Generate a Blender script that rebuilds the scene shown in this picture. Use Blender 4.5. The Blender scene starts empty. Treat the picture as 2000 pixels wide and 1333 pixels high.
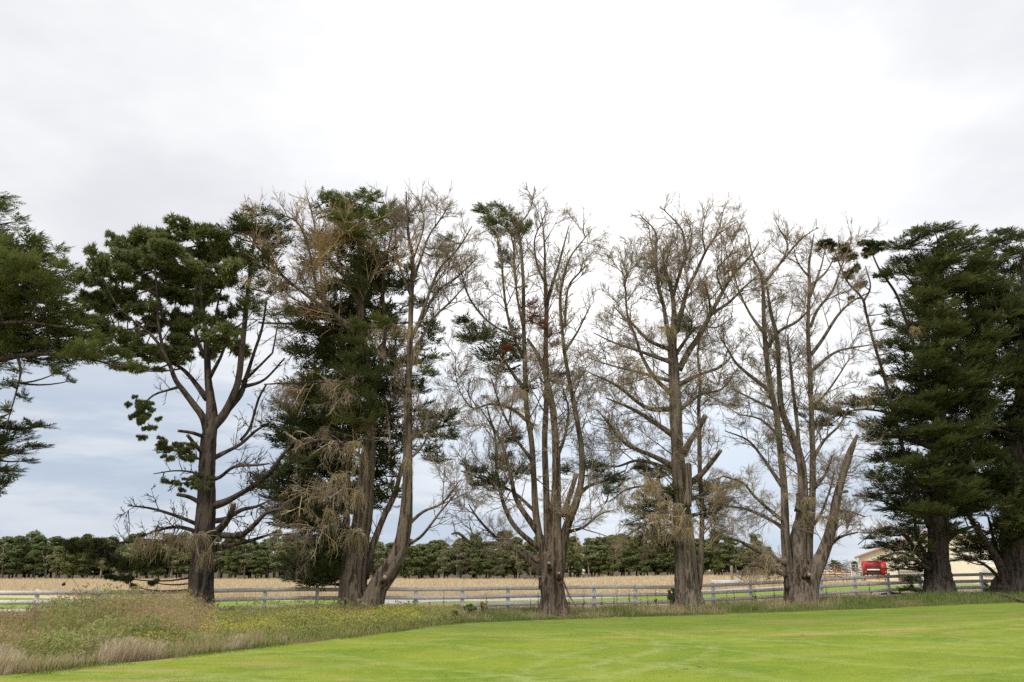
import bpy, math, random
import numpy as np
from mathutils import Vector
PI = math.pi
SC = bpy.context.scene
COL = SC.collection
RNG = np.random.default_rng(7)
random.seed(7)

# ------------------------------------------------------------------ camera
F = 1600.0            # focal length in pixels of a 2000 px wide picture
EYE = 2.2
PITCH = math.atan((1113 - 666.5) / F)
cam = bpy.data.cameras.new('camera')
cam.sensor_width = 36.0
cam.lens = 36.0 * F / 2000.0
cam.clip_start = 0.1
cam.clip_end = 9000
camo = bpy.data.objects.new('camera', cam)
camo.location = (0, 0, EYE)
camo.rotation_euler = (PI / 2 + PITCH, 0, 0)
COL.objects.link(camo)
SC.camera = camo

# ------------------------------------------------------------------ sun, sky, exposure
SUN_EL, SUN_AZ = math.radians(54), math.radians(-146)      # azimuth measured from +Y towards +X
SUNDIR = Vector((math.sin(SUN_AZ) * math.cos(SUN_EL), math.cos(SUN_AZ) * math.cos(SUN_EL), math.sin(SUN_EL)))
sl = bpy.data.lights.new('sun', 'SUN')
sl.energy = 1.5
sl.angle = math.radians(22)
sl.color = (1.0, 0.95, 0.88)
so = bpy.data.objects.new('sun', sl)
so.rotation_euler = (-SUNDIR).to_track_quat('-Z', 'Y').to_euler()
so.location = (0, 0, 60)
COL.objects.link(so)

SC.view_settings.view_transform = 'Standard'
SC.view_settings.look = 'None'
SC.view_settings.exposure = 1.08
SC.view_settings.gamma = 1.0
SC.view_settings.use_curve_mapping = False
SC.render.engine = 'CYCLES'
SC.cycles.use_denoising = False
SC.cycles.max_bounces = 6
SC.cycles.diffuse_bounces = 3
SC.cycles.glossy_bounces = 2
SC.cycles.transmission_bounces = 4
SC.cycles.transparent_max_bounces = 4


class NT:
    """small helper that wires shader nodes"""
    def __init__(self, tree):
        self.t = tree
        tree.nodes.clear()

    def n(self, kind, ins=None, **props):
        nd = self.t.nodes.new(kind)
        for k, v in props.items():
            setattr(nd, k, v)
        for k, v in (ins or {}).items():
            s = nd.inputs[k]
            if isinstance(v, bpy.types.NodeSocket):
                self.t.links.new(v, s)
            else:
                s.default_value = v
        return nd

    def math(self, op, a, b=0.0, c=0.0, clamp=False):
        nd = self.n('ShaderNodeMath', {0: a, 1: b, 2: c}, operation=op)
        nd.use_clamp = clamp
        return nd.outputs[0]

    def mix(self, f, a, b, blend='MIX'):
        nd = self.t.nodes.new('ShaderNodeMix')
        nd.data_type = 'RGBA'
        nd.blend_type = blend
        for i, v in ((0, f), (6, a), (7, b)):
            s = nd.inputs[i]
            if isinstance(v, bpy.types.NodeSocket):
                self.t.links.new(v, s)
            else:
                s.default_value = v if not (isinstance(v, tuple) and len(v) == 3) else v + (1,)
        return nd.outputs[2]

    def noise(self, vec, scale, detail=3.0, rough=0.55, out=0):
        return self.n('ShaderNodeTexNoise', {'Vector': vec, 'Scale': scale, 'Detail': detail, 'Roughness': rough}).outputs[out]

    def smooth(self, v, lo, hi, a=0.0, b=1.0):
        nd = self.n('ShaderNodeMapRange', {0: v, 1: lo, 2: hi, 3: a, 4: b})
        nd.interpolation_type = 'SMOOTHSTEP'
        return nd.outputs[0]


def make_world():
    w = bpy.data.worlds.new('World')
    SC.world = w
    w.use_nodes = True
    T = NT(w.node_tree)
    d = T.n('ShaderNodeTexCoord').outputs['Generated']
    dn = T.n('ShaderNodeVectorMath', {0: d}, operation='NORMALIZE').outputs[0]
    sp = T.n('ShaderNodeSeparateXYZ', {0: dn})
    z = T.math('MAXIMUM', sp.outputs[2], 0.0)
    zz = T.math('ADD', z, 0.16)
    pl = T.n('ShaderNodeCombineXYZ', {0: T.math('DIVIDE', sp.outputs[0], zz), 1: T.math('DIVIDE', sp.outputs[1], zz), 2: 0.37}).outputs[0]
    n1 = T.noise(T.n('ShaderNodeVectorMath', {0: dn, 1: (2.1, 2.1, 5.2)}, operation='MULTIPLY').outputs[0], 1.0, 5, 0.55)
    n2 = T.noise(T.n('ShaderNodeVectorMath', {0: pl, 1: (5.2, 1.3, 2.0)}, operation='ADD').outputs[0], 1.9, 6, 0.55)
    n3 = T.noise(T.n('ShaderNodeVectorMath', {0: dn, 1: (3.0, 3.0, 16.0)}, operation='MULTIPLY').outputs[0], 1.0, 6, 0.6)
    THIN = (math.sin(.14) * math.cos(.62), math.cos(.14) * math.cos(.62), math.sin(.62))      # where the cloud deck is thinnest and whitest
    dot = T.n('ShaderNodeVectorMath', {0: dn, 1: THIN}, operation='DOT_PRODUCT').outputs['Value']
    dot = T.math('MAXIMUM', dot, 0.0)
    glow = T.math('POWER', dot, 12.0)
    sky = T.n('ShaderNodeTexSky', sky_type='NISHITA', sun_disc=False, sun_elevation=SUN_EL, sun_rotation=SUN_AZ,
              air_density=1.0, dust_density=1.5, ozone_density=1.2).outputs[0]
    blue = T.n('ShaderNodeVectorMath', {0: sky, 3: 0.035}, operation='SCALE').outputs[0]
    # cloud deck: grey-blue low on the horizon, brighter and whiter higher up, lumps from the noise
    cn = T.math('ADD', T.math('MULTIPLY', n1, 0.6), T.math('MULTIPLY', n2, 0.4))
    lump = T.smooth(cn, 0.36, 0.60)
    cloud = T.mix(lump, (0.428, 0.434, 0.458), (0.525, 0.525, 0.530))
    lowc = T.mix(T.smooth(n3, 0.42, 0.62), (0.275, 0.322, 0.392), (0.385, 0.41, 0.45))
    ze = T.math('ADD', z, T.math('MULTIPLY', T.math('SUBTRACT', n3, 0.5), 0.16))
    base = T.mix(T.smooth(ze, 0.13, 0.30), lowc, cloud)
    g = T.math('MULTIPLY', T.math('MULTIPLY', glow, T.smooth(cn, 0.30, 0.60, 0.55, 1.15)), 1.0)
    GL = (math.sin(.17) * math.cos(.30), math.cos(.17) * math.cos(.30), math.sin(.30))
    d2 = T.n('ShaderNodeVectorMath', {0: dn, 1: GL}, operation='DOT_PRODUCT').outputs['Value']
    g = T.math('ADD', T.math('MULTIPLY', g, .22), T.math('MULTIPLY', T.math('POWER', T.math('MAXIMUM', d2, 0.0), 26.0), 0.50))
    gcol = T.n('ShaderNodeVectorMath', {0: (0.40, 0.395, 0.37), 3: g}, operation='SCALE').outputs[0]
    lit = T.n('ShaderNodeVectorMath', {0: base, 1: gcol}, operation='ADD').outputs[0]
    both = T.mix(0.9, blue, lit)
    bg = T.n('ShaderNodeBackground', {0: both, 1: 0.93})
    T.n('ShaderNodeOutputWorld', {0: bg.outputs[0]})


make_world()

# ------------------------------------------------------------------ pixel <-> place
CT, ST = math.cos(PITCH), math.sin(PITCH)


def ray(px, py):
    a = (np.asarray(px, float) - 1000.0) / F
    b = (666.5 - np.asarray(py, float)) / F
    return a, CT - b * ST, ST + b * CT


def at(px, py, Y):
    a, fy, fz = ray(px, py)
    k = Y / fy
    return np.stack([a * k, Y + 0 * a, EYE + fz * k], -1)


def sstep(t):
    t = np.clip(t, 0, 1)
    return t * t * (3 - 2 * t)


def gz(x, y):
    x = np.asarray(x, float)
    y = np.asarray(y, float)
    h = 0.66 * sstep((x - 4) / 27.0) * sstep((y - 16) / 26.0)
    near = 1 - sstep((y - 60) / 60.0)
    h = h + near * 0.035 * np.sin(x * 0.31 + 1.1) * np.sin(y * 0.27 + 0.4)
    return h


def on_ground(px, py):
    """where the ray through a pixel meets the terrain"""
    a, fy, fz = ray(px, py)
    k = np.full(np.shape(a), EYE) / np.maximum(-fz, 1e-4)
    for _ in range(12):
        k = (EYE - gz(a * k, fy * k)) / np.maximum(-fz, 1e-4)
    x, y = a * k, fy * k
    return x, y


def fence_y(x):
    return 45.3 + 0.32 * x


# ------------------------------------------------------------------ object helpers
def tag(o, label=None, cat=None, group=None, kind=None):
    if label: o['label'] = label
    if cat: o['category'] = cat
    if group: o['group'] = group
    if kind: o['kind'] = kind
    return o


def empty(name, loc=(0, 0, 0), rz=0.0):
    o = bpy.data.objects.new(name, None)
    o.empty_display_size = 0.3
    o.location = loc
    o.rotation_euler[2] = rz
    COL.objects.link(o)
    return o


def link(name, me, mat=None, parent=None, kind=None, loc=None):
    if mat is not None and not me.materials:
        me.materials.append(mat)
    o = bpy.data.objects.new(name, me)
    COL.objects.link(o)
    if parent is not None:
        o.parent = parent
    if loc is not None:
        o.location = loc
    if kind:
        o['kind'] = kind
    return o


def mesh_np(name, V, faces, smooth=False, attr=None):
    """faces: (M,3) or (M,4) int array, or list of such arrays"""
    me = bpy.data.meshes.new(name)
    V = np.asarray(V, np.float32).reshape(-1, 3)
    fl = faces if isinstance(faces, list) else [faces]
    fl = [np.asarray(f, np.int32) for f in fl if len(f)]
    me.vertices.add(len(V))
    me.vertices.foreach_set('co', V.ravel())
    nl = sum(f.size for f in fl)
    npoly = sum(len(f) for f in fl)
    me.loops.add(nl)
    me.loops.foreach_set('vertex_index', np.concatenate([f.ravel() for f in fl]))
    me.polygons.add(npoly)
    sizes = np.concatenate([np.full(len(f), f.shape[1], np.int32) for f in fl])
    starts = np.concatenate([[0], np.cumsum(sizes)[:-1]]).astype(np.int32)
    me.polygons.foreach_set('loop_start', starts)
    me.polygons.foreach_set('loop_total', sizes)
    me.update(calc_edges=True)
    if smooth:
        me.polygons.foreach_set('use_smooth', np.ones(npoly, bool))
    if attr is not None:
        at_ = me.attributes.new('v', 'FLOAT', 'POINT')
        at_.data.foreach_set('value', np.asarray(attr, np.float32))
    return me


def tubes(P, R, S=3, ref=(0.31, 0.52, 0.8)):
    """many tubes at once: P (N,K,3), R (N,K) -> verts, quads"""
    N, K, _ = P.shape
    Tn = np.gradient(P, axis=1)
    Tn /= np.maximum(np.linalg.norm(Tn, axis=-1, keepdims=True), 1e-9)
    u = np.cross(Tn, np.asarray(ref) / np.linalg.norm(ref))
    u /= np.maximum(np.linalg.norm(u, axis=-1, keepdims=True), 1e-9)
    w = np.cross(Tn, u)
    a = np.arange(S) / S * 2 * PI
    V = P[:, :, None, :] + R[:, :, None, None] * (np.cos(a)[None, None, :, None] * u[:, :, None, :] + np.sin(a)[None, None, :, None] * w[:, :, None, :])
    idx = np.arange(N * K * S).reshape(N, K, S)
    nx = np.roll(idx, -1, axis=2)
    q = np.stack([idx[:, :-1], nx[:, :-1], nx[:, 1:], idx[:, 1:]], -1).reshape(-1, 4)
    return V.reshape(-1, 3), q


def catmull(P, step):
    P = np.asarray(P, float)
    n = len(P)
    if n == 2:
        L = np.linalg.norm(P[1, :3] - P[0, :3])
        t = np.linspace(0, 1, max(3, int(L / step) + 2))[:, None]
        return P[0] * (1 - t) + P[1] * t
    ext = np.vstack([2 * P[0] - P[1], P, 2 * P[-1] - P[-2]])
    out = []
    for i in range(n - 1):
        p0, p1, p2, p3 = ext[i:i + 4]
        L = np.linalg.norm(p2[:3] - p1[:3])
        m = max(2, int(L / step) + 1)
        t = np.linspace(0, 1, m, endpoint=False)[:, None]
        out.append(0.5 * (2 * p1 + (p2 - p0) * t + (2 * p0 - 5 * p1 + 4 * p2 - p3) * t ** 2 + (3 * p1 - p0 - 3 * p2 + p3) * t ** 3))
    out.append(P[-1:])
    return np.vstack(out)


def limb_mesh(path, S=10, flute=0.06, seed=0, blunt=False, groove=0.0):
    """path (K,4): x,y,z,r -> one closed, fluted, slightly knobbly limb"""
    rg = np.random.default_rng(seed)
    P, R = path[:, :3], np.maximum(path[:, 3], 0.006)
    K = len(P)
    Tn = np.gradient(P, axis=0)
    Tn /= np.maximum(np.linalg.norm(Tn, axis=-1, keepdims=True), 1e-9)
    u = np.zeros_like(P)
    c = np.cross(Tn[0], (0.2, 0.9, 0.3))
    u[0] = c / np.linalg.norm(c)
    for i in range(1, K):
        c = u[i - 1] - Tn[i] * np.dot(u[i - 1], Tn[i])
        u[i] = c / max(np.linalg.norm(c), 1e-9)
    w = np.cross(Tn, u)
    a = np.arange(S) / S * 2 * PI
    arc = np.concatenate([[0], np.cumsum(np.linalg.norm(np.diff(P, axis=0), axis=1))])
    ph = rg.uniform(0, 6.28, 4)
    fl = 1 + flute * (np.sin(3 * a[None] + ph[0] + 0.5 * arc[:, None]) + 0.7 * np.sin(5 * a[None] + ph[1] - 0.4 * arc[:, None])) \
        + 0.5 * flute * np.sin(arc[:, None] * 2.3 + ph[2] + 2 * a[None]) + rg.normal(0, flute * 0.35, (K, S))
    if groove:
        for g in range(6):
            ag = ph[0] + g * 1.05 + rg.normal(0, .25) + 0.35 * np.sin(arc * .5 + g)
            dd = (a[None] - ag[:, None] + PI) % (2 * PI) - PI
            fl = fl - groove * rg.uniform(.5, 1.0) * np.exp(-(dd / .17) ** 2) * np.clip(R[:, None] / R.max() * 1.6 - .3, 0, 1)
    V = P[:, None] + (R[:, None] * fl)[..., None] * (np.cos(a)[None, :, None] * u[:, None] + np.sin(a)[None, :, None] * w[:, None])
    V = V.reshape(-1, 3)
    idx = np.arange(K * S).reshape(K, S)
    nx = np.roll(idx, -1, axis=1)
    q = np.stack([idx[:-1], nx[:-1], nx[1:], idx[1:]], -1).reshape(-1, 4)
    tip = P[-1] + Tn[-1] * R[-1] * (0.25 if blunt else 0.9)
    V = np.vstack([V, tip[None], P[0][None]])
    tc = np.stack([idx[-1], nx[-1], np.full(S, K * S)], -1)
    bc = np.stack([nx[0], idx[0], np.full(S, K * S + 1)], -1)
    return V, [q, tc, bc]


def boxes_mesh(name, boxes):
    """boxes: list of (cx,cy,cz,sx,sy,sz) joined to one mesh (a single part)"""
    V, Q = [], []
    for (cx, cy, cz, sx, sy, sz) in boxes:
        b = len(V)
        for dz in (-.5, .5):
            for dx, dy in ((-.5, -.5), (.5, -.5), (.5, .5), (-.5, .5)):
                V.append((cx + dx * sx, cy + dy * sy, cz + dz * sz))
        Q += [[b + 3, b + 2, b + 1, b], [b + 4, b + 5, b + 6, b + 7]]
        for i in range(4):
            j = (i + 1) % 4
            Q.append([b + i, b + j, b + 4 + j, b + 4 + i])
    return mesh_np(name, V, np.array(Q))


# ------------------------------------------------------------------ materials
def mat_new(name):
    m = bpy.data.materials.new(name)
    m.use_nodes = True
    return m, NT(m.node_tree)


def finish(T, col, rough=0.85, bump=None, bstr=0.3, bdist=0.02, spec=0.25, trans=None, metallic=0.0):
    ins = {'Base Color': col, 'Roughness': rough, 'Specular IOR Level': spec, 'Metallic': metallic}
    if bump is not None:
        ins['Normal'] = T.n('ShaderNodeBump', {'Strength': bstr, 'Distance': bdist, 'Height': bump}).outputs[0]
    p = T.n('ShaderNodeBsdfPrincipled', ins).outputs[0]
    if trans is not None:
        tr = T.n('ShaderNodeBsdfTranslucent', {'Color': trans[0]}).outputs[0]
        p = T.n('ShaderNodeMixShader', {0: trans[1], 1: p, 2: tr}).outputs[0]
    T.n('ShaderNodeOutputMaterial', {0: p})


def mat_plain(name, col, rough=0.7, var=0.15, scale=3.0, spec=0.3, metallic=0.0, bstr=0.1):
    m, T = mat_new(name)
    v = T.n('ShaderNodeTexCoord').outputs['Object']
    n = T.noise(v, scale, 5, 0.6)
    c = T.mix(T.smooth(n, 0.3, 0.7), tuple(x * (1 - var) for x in col), tuple(min(1, x * (1 + var)) for x in col))
    finish(T, c, rough, n, bstr, 0.01, spec, metallic=metallic)
    return m


def mat_leaf(name, dark, light, tip=None, transl=0.28, rough=0.7, own=0.0):
    """colour varies from spray to spray (attribute v) and slightly over the crown"""
    m, T = mat_new(name)
    v = T.n('ShaderNodeAttribute', attribute_name='v').outputs['Fac']
    ob = T.n('ShaderNodeTexCoord').outputs['Object']
    n = T.noise(ob, 0.9, 3, 0.6)
    f = T.math('ADD', T.math('MULTIPLY', v, 0.65), T.math('MULTIPLY', T.smooth(n, 0.3, 0.7), 0.35))
    c = T.mix(f, dark, light)
    if tip is not None:
        c = T.mix(T.smooth(v, 0.93, 1.05), c, tip)
    if own:
        rn = T.n('ShaderNodeObjectInfo').outputs['Random']
        c = T.mix(T.math('MULTIPLY', rn, own), c, (0.24, 0.24, 0.085))
    finish(T, c, rough, spec=0.2, trans=(c, transl))
    return m


def mat_bark(name, dark, light, lich=None, sx=13.0, sz=0.75):
    """fibrous bark: long vertical strips, broken here and there"""
    m, T = mat_new(name)
    ob = T.n('ShaderNodeTexCoord').outputs['Object']
    wob = T.n('ShaderNodeVectorMath', {0: T.noise(ob, 1.6, 3, 0.6, out=1), 3: 2.2}, operation='SCALE').outputs[0]
    st = T.n('ShaderNodeVectorMath', {0: ob, 1: (sx, sx, sz)}, operation='MULTIPLY').outputs[0]
    st2 = T.n('ShaderNodeVectorMath', {0: st, 1: wob}, operation='ADD').outputs[0]
    strip = T.noise(st2, 0.55, 3, 0.5)
    fine = T.noise(st2, 2.1, 6, 0.7)
    big = T.noise(ob, 0.8, 4, 0.6)
    ridge = T.math('ADD', T.math('MULTIPLY', T.smooth(strip, 0.33, 0.60), 0.6), T.math('MULTIPLY', fine, 0.55))
    f = T.math('ADD', T.math('MULTIPLY', T.smooth(ridge, 0.25, 0.85), 0.75), T.math('MULTIPLY', T.math('SUBTRACT', big, 0.42), 0.9), clamp=True)
    c = T.mix(f, dark, light)
    if lich is not None:
        ln = T.noise(ob, 3.1, 5, 0.7)
        c = T.mix(T.math('MULTIPLY', T.smooth(ln, 0.55, 0.72), 0.55), c, lich)
    finish(T, c, 0.92, ridge, 1.0, 0.09, 0.12)
    return m


def mat_twig(name, a, b, lich, amt=0.6):
    m, T = mat_new(name)
    ob = T.n('ShaderNodeTexCoord').outputs['Object']
    n = T.noise(ob, 1.3, 4, 0.65)
    l = T.noise(ob, 0.55, 4, 0.6)
    c = T.mix(T.smooth(n, 0.35, 0.65), a, b)
    c = T.mix(T.math('MULTIPLY', T.smooth(l, 0.46, 0.66), amt), c, lich)
    finish(T, c, 0.9, spec=0.15)
    return m


M = {}
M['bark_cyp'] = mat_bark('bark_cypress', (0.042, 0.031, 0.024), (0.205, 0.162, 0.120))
M['bark_dead'] = mat_bark('bark_weathered', (0.048, 0.037, 0.029), (0.215, 0.174, 0.135), lich=(0.21, 0.15, 0.07))
M['bark_pine'] = mat_bark('bark_pine', (0.024, 0.019, 0.016), (0.120, 0.096, 0.077), sx=9.0, sz=1.1)
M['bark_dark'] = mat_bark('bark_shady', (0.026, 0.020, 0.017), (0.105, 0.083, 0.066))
M['twig_dead'] = mat_twig('twig_dead', (0.19, 0.145, 0.102), (0.33, 0.268, 0.20), (0.36, 0.245, 0.095), 0.45)
M['twig_orange'] = mat_twig('twig_lichen', (0.25, 0.18, 0.11), (0.40, 0.30, 0.19), (0.42, 0.275, 0.08), 0.8)
M['twig_straw'] = mat_twig('twig_straw', (0.32, 0.255, 0.16), (0.46, 0.38, 0.25), (0.42, 0.30, 0.09), 0.5)
M['twig_pine'] = mat_twig('twig_pine', (0.045, 0.036, 0.03), (0.10, 0.082, 0.066), (0.12, 0.09, 0.06), 0.3)
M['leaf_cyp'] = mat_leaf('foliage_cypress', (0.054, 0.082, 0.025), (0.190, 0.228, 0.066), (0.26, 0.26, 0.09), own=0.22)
M['leaf_cyp_shade'] = mat_leaf('foliage_cypress_dark', (0.030, 0.045, 0.017), (0.108, 0.132, 0.040), (0.17, 0.175, 0.06), own=0.26)  # cypress green darkened, thick crown shade put into the leaf colour
M['leaf_pine'] = mat_leaf('foliage_pine', (0.072, 0.098, 0.036), (0.220, 0.250, 0.085), (0.30, 0.26, 0.11), own=0.22)
M['leaf_rust'] = mat_leaf('foliage_rust', (0.12, 0.045, 0.022), (0.27, 0.105, 0.048))
M['leaf_grey'] = mat_leaf('foliage_dull', (0.070, 0.085, 0.050), (0.15, 0.165, 0.09))
M['leaf_far'] = mat_leaf('foliage_far_pine', (0.068, 0.104, 0.038), (0.180, 0.220, 0.078), transl=0.2, own=0.45)
M['leaf_far2'] = mat_leaf('foliage_far_gum', (0.150, 0.172, 0.092), (0.30, 0.31, 0.16), transl=0.2, own=0.3)
M['bark_far'] = mat_plain('bark_far', (0.13, 0.10, 0.078), 0.9, 0.3, 2.0, 0.1)
M['bark_far2'] = mat_plain('bark_far_pale', (0.30, 0.26, 0.215), 0.9, 0.3, 2.0, 0.1)
M['fence'] = mat_plain('weathered_white_paint', (0.83, 0.80, 0.765), 0.75, 0.17, 4.0, 0.25, bstr=0.02)

# ------------------------------------------------------------------ ground sheets
def grid_mesh(name, xs, ys, dz=0.0):
    X, Yg = np.meshgrid(xs, ys)
    Z = gz(X, Yg) + dz
    V = np.stack([X, Yg, Z], -1).reshape(-1, 3)
    n, m = len(ys), len(xs)
    i = np.arange(n * m).reshape(n, m)
    q = np.stack([i[:-1, :-1], i[:-1, 1:], i[1:, 1:], i[1:, :-1]], -1).reshape(-1, 4)
    return mesh_np(name, V, q, smooth=True)


def strip_mesh(name, xs, y0, y1, n, dz):
    """sheet between two curves y0(x), y1(x), laid on the terrain"""
    t = np.linspace(0, 1, n)[:, None]
    Yg = y0[None] * (1 - t) + y1[None] * t
    X = np.broadcast_to(xs[None], Yg.shape)
    V = np.stack([X, Yg, gz(X, Yg) + dz], -1).reshape(-1, 3)
    m = len(xs)
    i = np.arange(n * m).reshape(n, m)
    q = np.stack([i[:-1, :-1], i[:-1, 1:], i[1:, 1:], i[1:, :-1]], -1).reshape(-1, 4)
    return mesh_np(name, V, q, smooth=True)


def mat_field():
    m, T = mat_new('dry_field')
    p = T.n('ShaderNodeNewGeometry').outputs['Position']
    st = T.n('ShaderNodeVectorMath', {0: p, 1: (0.25, 1.0, 1.0)}, operation='MULTIPLY').outputs[0]
    n1 = T.noise(st, 0.12, 5, 0.6)
    n2 = T.noise(p, 1.7, 5, 0.7)
    c = T.mix(T.smooth(n1, 0.35, 0.65), (0.47, 0.375, 0.25), (0.58, 0.49, 0.33))
    c = T.mix(T.math('MULTIPLY', T.smooth(n2, 0.45, 0.7), 0.5), c, (0.40, 0.29, 0.18))
    finish(T, c, 0.95, n2, 0.6, 0.1, 0.1)
    return m


def mat_lawn(name='mown_lawn', blade=False):
    m, T = mat_new(name)
    p = T.n('ShaderNodeNewGeometry').outputs['Position']
    sp = T.n('ShaderNodeSeparateXYZ', {0: p})
    n1 = T.noise(p, 0.30, 4, 0.6)
    st = T.n('ShaderNodeVectorMath', {0: p, 1: (0.20, 0.80, 1.0)}, operation='MULTIPLY').outputs[0]
    n2 = T.noise(st, 1.1, 6, 0.68)
    n3 = T.noise(p, 22.0, 4, 0.7)
    n4 = T.noise(p, 2.6, 5, 0.65)
    c = T.mix(T.smooth(n1, 0.32, 0.68), (0.140, 0.222, 0.019), (0.250, 0.302, 0.032))
    c = T.mix(T.math('MULTIPLY', T.smooth(n4, 0.42, 0.68), 0.45), c, (0.295, 0.335, 0.050))
    # strips left by the mower: wide arcs of paler, bent grass
    for (cx, cy, fr, lo, amt) in ((-30, -10, 1.5, .80, .42), (36, -24, 1.35, .84, .36)):
        dv = T.n('ShaderNodeVectorMath', {0: p, 1: (cx, cy, 0)}, operation='SUBTRACT').outputs[0]
        ln = T.n('ShaderNodeVectorMath', {0: dv}, operation='LENGTH').outputs['Value']
        s = T.math('SINE', T.math('ADD', T.math('MULTIPLY', ln, fr), T.math('MULTIPLY', n1, 5.0)))
        k = T.math('MULTIPLY', T.smooth(s, lo, 1.0), T.smooth(n4, 0.30, 0.62, 0.1, amt))
        c = T.mix(k, c, (0.34, 0.375, 0.125))
    # curved wheel tracks of pale bent grass
    for (cx, cy, rr) in ((9.0, 19.0, 7.2), (9.0, 19.0, 8.7), (-5.0, 27.5, 9.5), (-5.0, 27.5, 10.9), (15.5, 13.5, 6.2), (-2.5, 12.0, 5.0)):
        dv = T.n('ShaderNodeVectorMath', {0: p, 1: (cx, cy, 0)}, operation='SUBTRACT').outputs[0]
        ln = T.n('ShaderNodeVectorMath', {0: dv}, operation='LENGTH').outputs['Value']
        e = T.math('ABSOLUTE', T.math('SUBTRACT', T.math('ADD', ln, T.math('MULTIPLY', n1, 1.2)), rr + .6))
        k = T.math('MULTIPLY', T.smooth(e, .32, .05), T.smooth(n4, 0.36, 0.62, 0.03, .40))
        c = T.mix(k, c, (0.37, 0.40, 0.15))
    # dry clippings and worn ground, strongest in a band below the trees and at the weedy corner
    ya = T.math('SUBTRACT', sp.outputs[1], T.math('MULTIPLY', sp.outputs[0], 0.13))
    band = T.math('MULTIPLY', T.smooth(ya, 26.0, 29.0), T.smooth(ya, 33.5, 38.0, 1.0, 0.15))
    band = T.math('MULTIPLY', band, T.smooth(sp.outputs[0], -3.0, 14.0, .55, 1.0))
    left = T.math('MULTIPLY', T.smooth(sp.outputs[0], -2.0, -8.0), T.smooth(sp.outputs[1], 27.0, 17.0))
    dry = T.math('ADD', band, left)
    kk = T.math('MULTIPLY', T.smooth(n2, 0.50, 0.62), T.math('ADD', T.math('MULTIPLY', dry, 0.85), 0.10), clamp=True)
    c = T.mix(kk, c, (0.40, 0.29, 0.13))
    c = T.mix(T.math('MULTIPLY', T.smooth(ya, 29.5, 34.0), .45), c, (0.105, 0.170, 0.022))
    if blade:
        v = T.n('ShaderNodeAttribute', attribute_name='v').outputs['Fac']
        c = T.mix(T.math('MULTIPLY', v, .5), c, (0.31, 0.36, 0.085))
        finish(T, c, .8, spec=.15, trans=(c, .3))
        return m
    c = T.mix(T.math('MULTIPLY', T.smooth(n3, 0.3, 0.75), 0.35), c, (0.10, 0.165, 0.018))
    finish(T, c, 0.9, n3, 0.5, 0.03, 0.15)
    return m


def mat_ground2(name, a, b, s=0.8, fine=9.0, bd=0.03):
    m, T = mat_new(name)
    p = T.n('ShaderNodeNewGeometry').outputs['Position']
    n1 = T.noise(p, s, 5, 0.6)
    n2 = T.noise(p, fine, 4, 0.7)
    f = T.math('ADD', T.math('MULTIPLY', n1, 0.6), T.math('MULTIPLY', n2, 0.4))
    finish(T, T.mix(T.smooth(f, 0.35, 0.65), a, b), 0.95, n2, 0.5, bd, 0.1)
    return m


xs = np.concatenate([np.linspace(-4000, -180, 14)[:-1], np.linspace(-180, -60, 40)[:-1], np.linspace(-60, 80, 84)[:-1], np.linspace(80, 260, 60)[:-1], np.linspace(260, 4000, 14)])
ys = np.concatenate([np.linspace(-300, -20, 10)[:-1], np.linspace(-20, 90, 74)[:-1], np.linspace(90, 300, 60)[:-1], np.linspace(300, 6000, 16)])
ground = link('ground', grid_mesh('ground', xs, ys), mat_field(), kind='structure')

EDGE = np.array([(-400, 1345), (0, 1322), (100, 1313), (180, 1302), (300, 1291), (450, 1273), (620, 1254), (740, 1240), (850, 1224), (920, 1217), (1080, 1211),
                 (1200, 1207), (1400, 1201), (1700, 1190), (1900, 1181), (2000, 1177), (2300, 1168)], float)


def lawn_edge_px(px):
    return np.interp(px, EDGE[:, 0], EDGE[:, 1])


ex, ey = on_ground(EDGE[:, 0], EDGE[:, 1])


def lawn_edge_y(x):
    return np.interp(x, ex, ey)


lx = np.linspace(-13.6, 42, 230)
ly = lawn_edge_y(lx) + 0.12 * np.sin(lx * 2.1) + 0.09 * np.sin(lx * 5.3 + 1) + 0.05 * np.sin(lx * 11.7)
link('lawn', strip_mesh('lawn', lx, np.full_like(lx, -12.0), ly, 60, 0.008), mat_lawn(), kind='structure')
# rough verge of the tree row, mown strip and farm track beyond the fence
vx = np.linspace(-60, 70, 200)
link('verge', strip_mesh('verge', vx, lawn_edge_y(vx) - 0.2, fence_y(vx) + 3.0, 10, 0.004),
     mat_ground2('verge_soil', (0.13, 0.085, 0.045), (0.215, 0.175, 0.07), 1.3), kind='structure')
def strip_near(x):
    return np.interp(x, [-60, -45, -20, -2, 18, 50, 70], [40, 42, 46, 53, 63, 72, 80]) + 0.4 * np.sin(x * .7)


def strip_far(x):
    return np.interp(x, [-60, -45, -20, -2, 18, 50, 70], [72, 70, 64, 61.5, 75, 92, 100]) + 0.5 * np.sin(x * .45 + 1)


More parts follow.
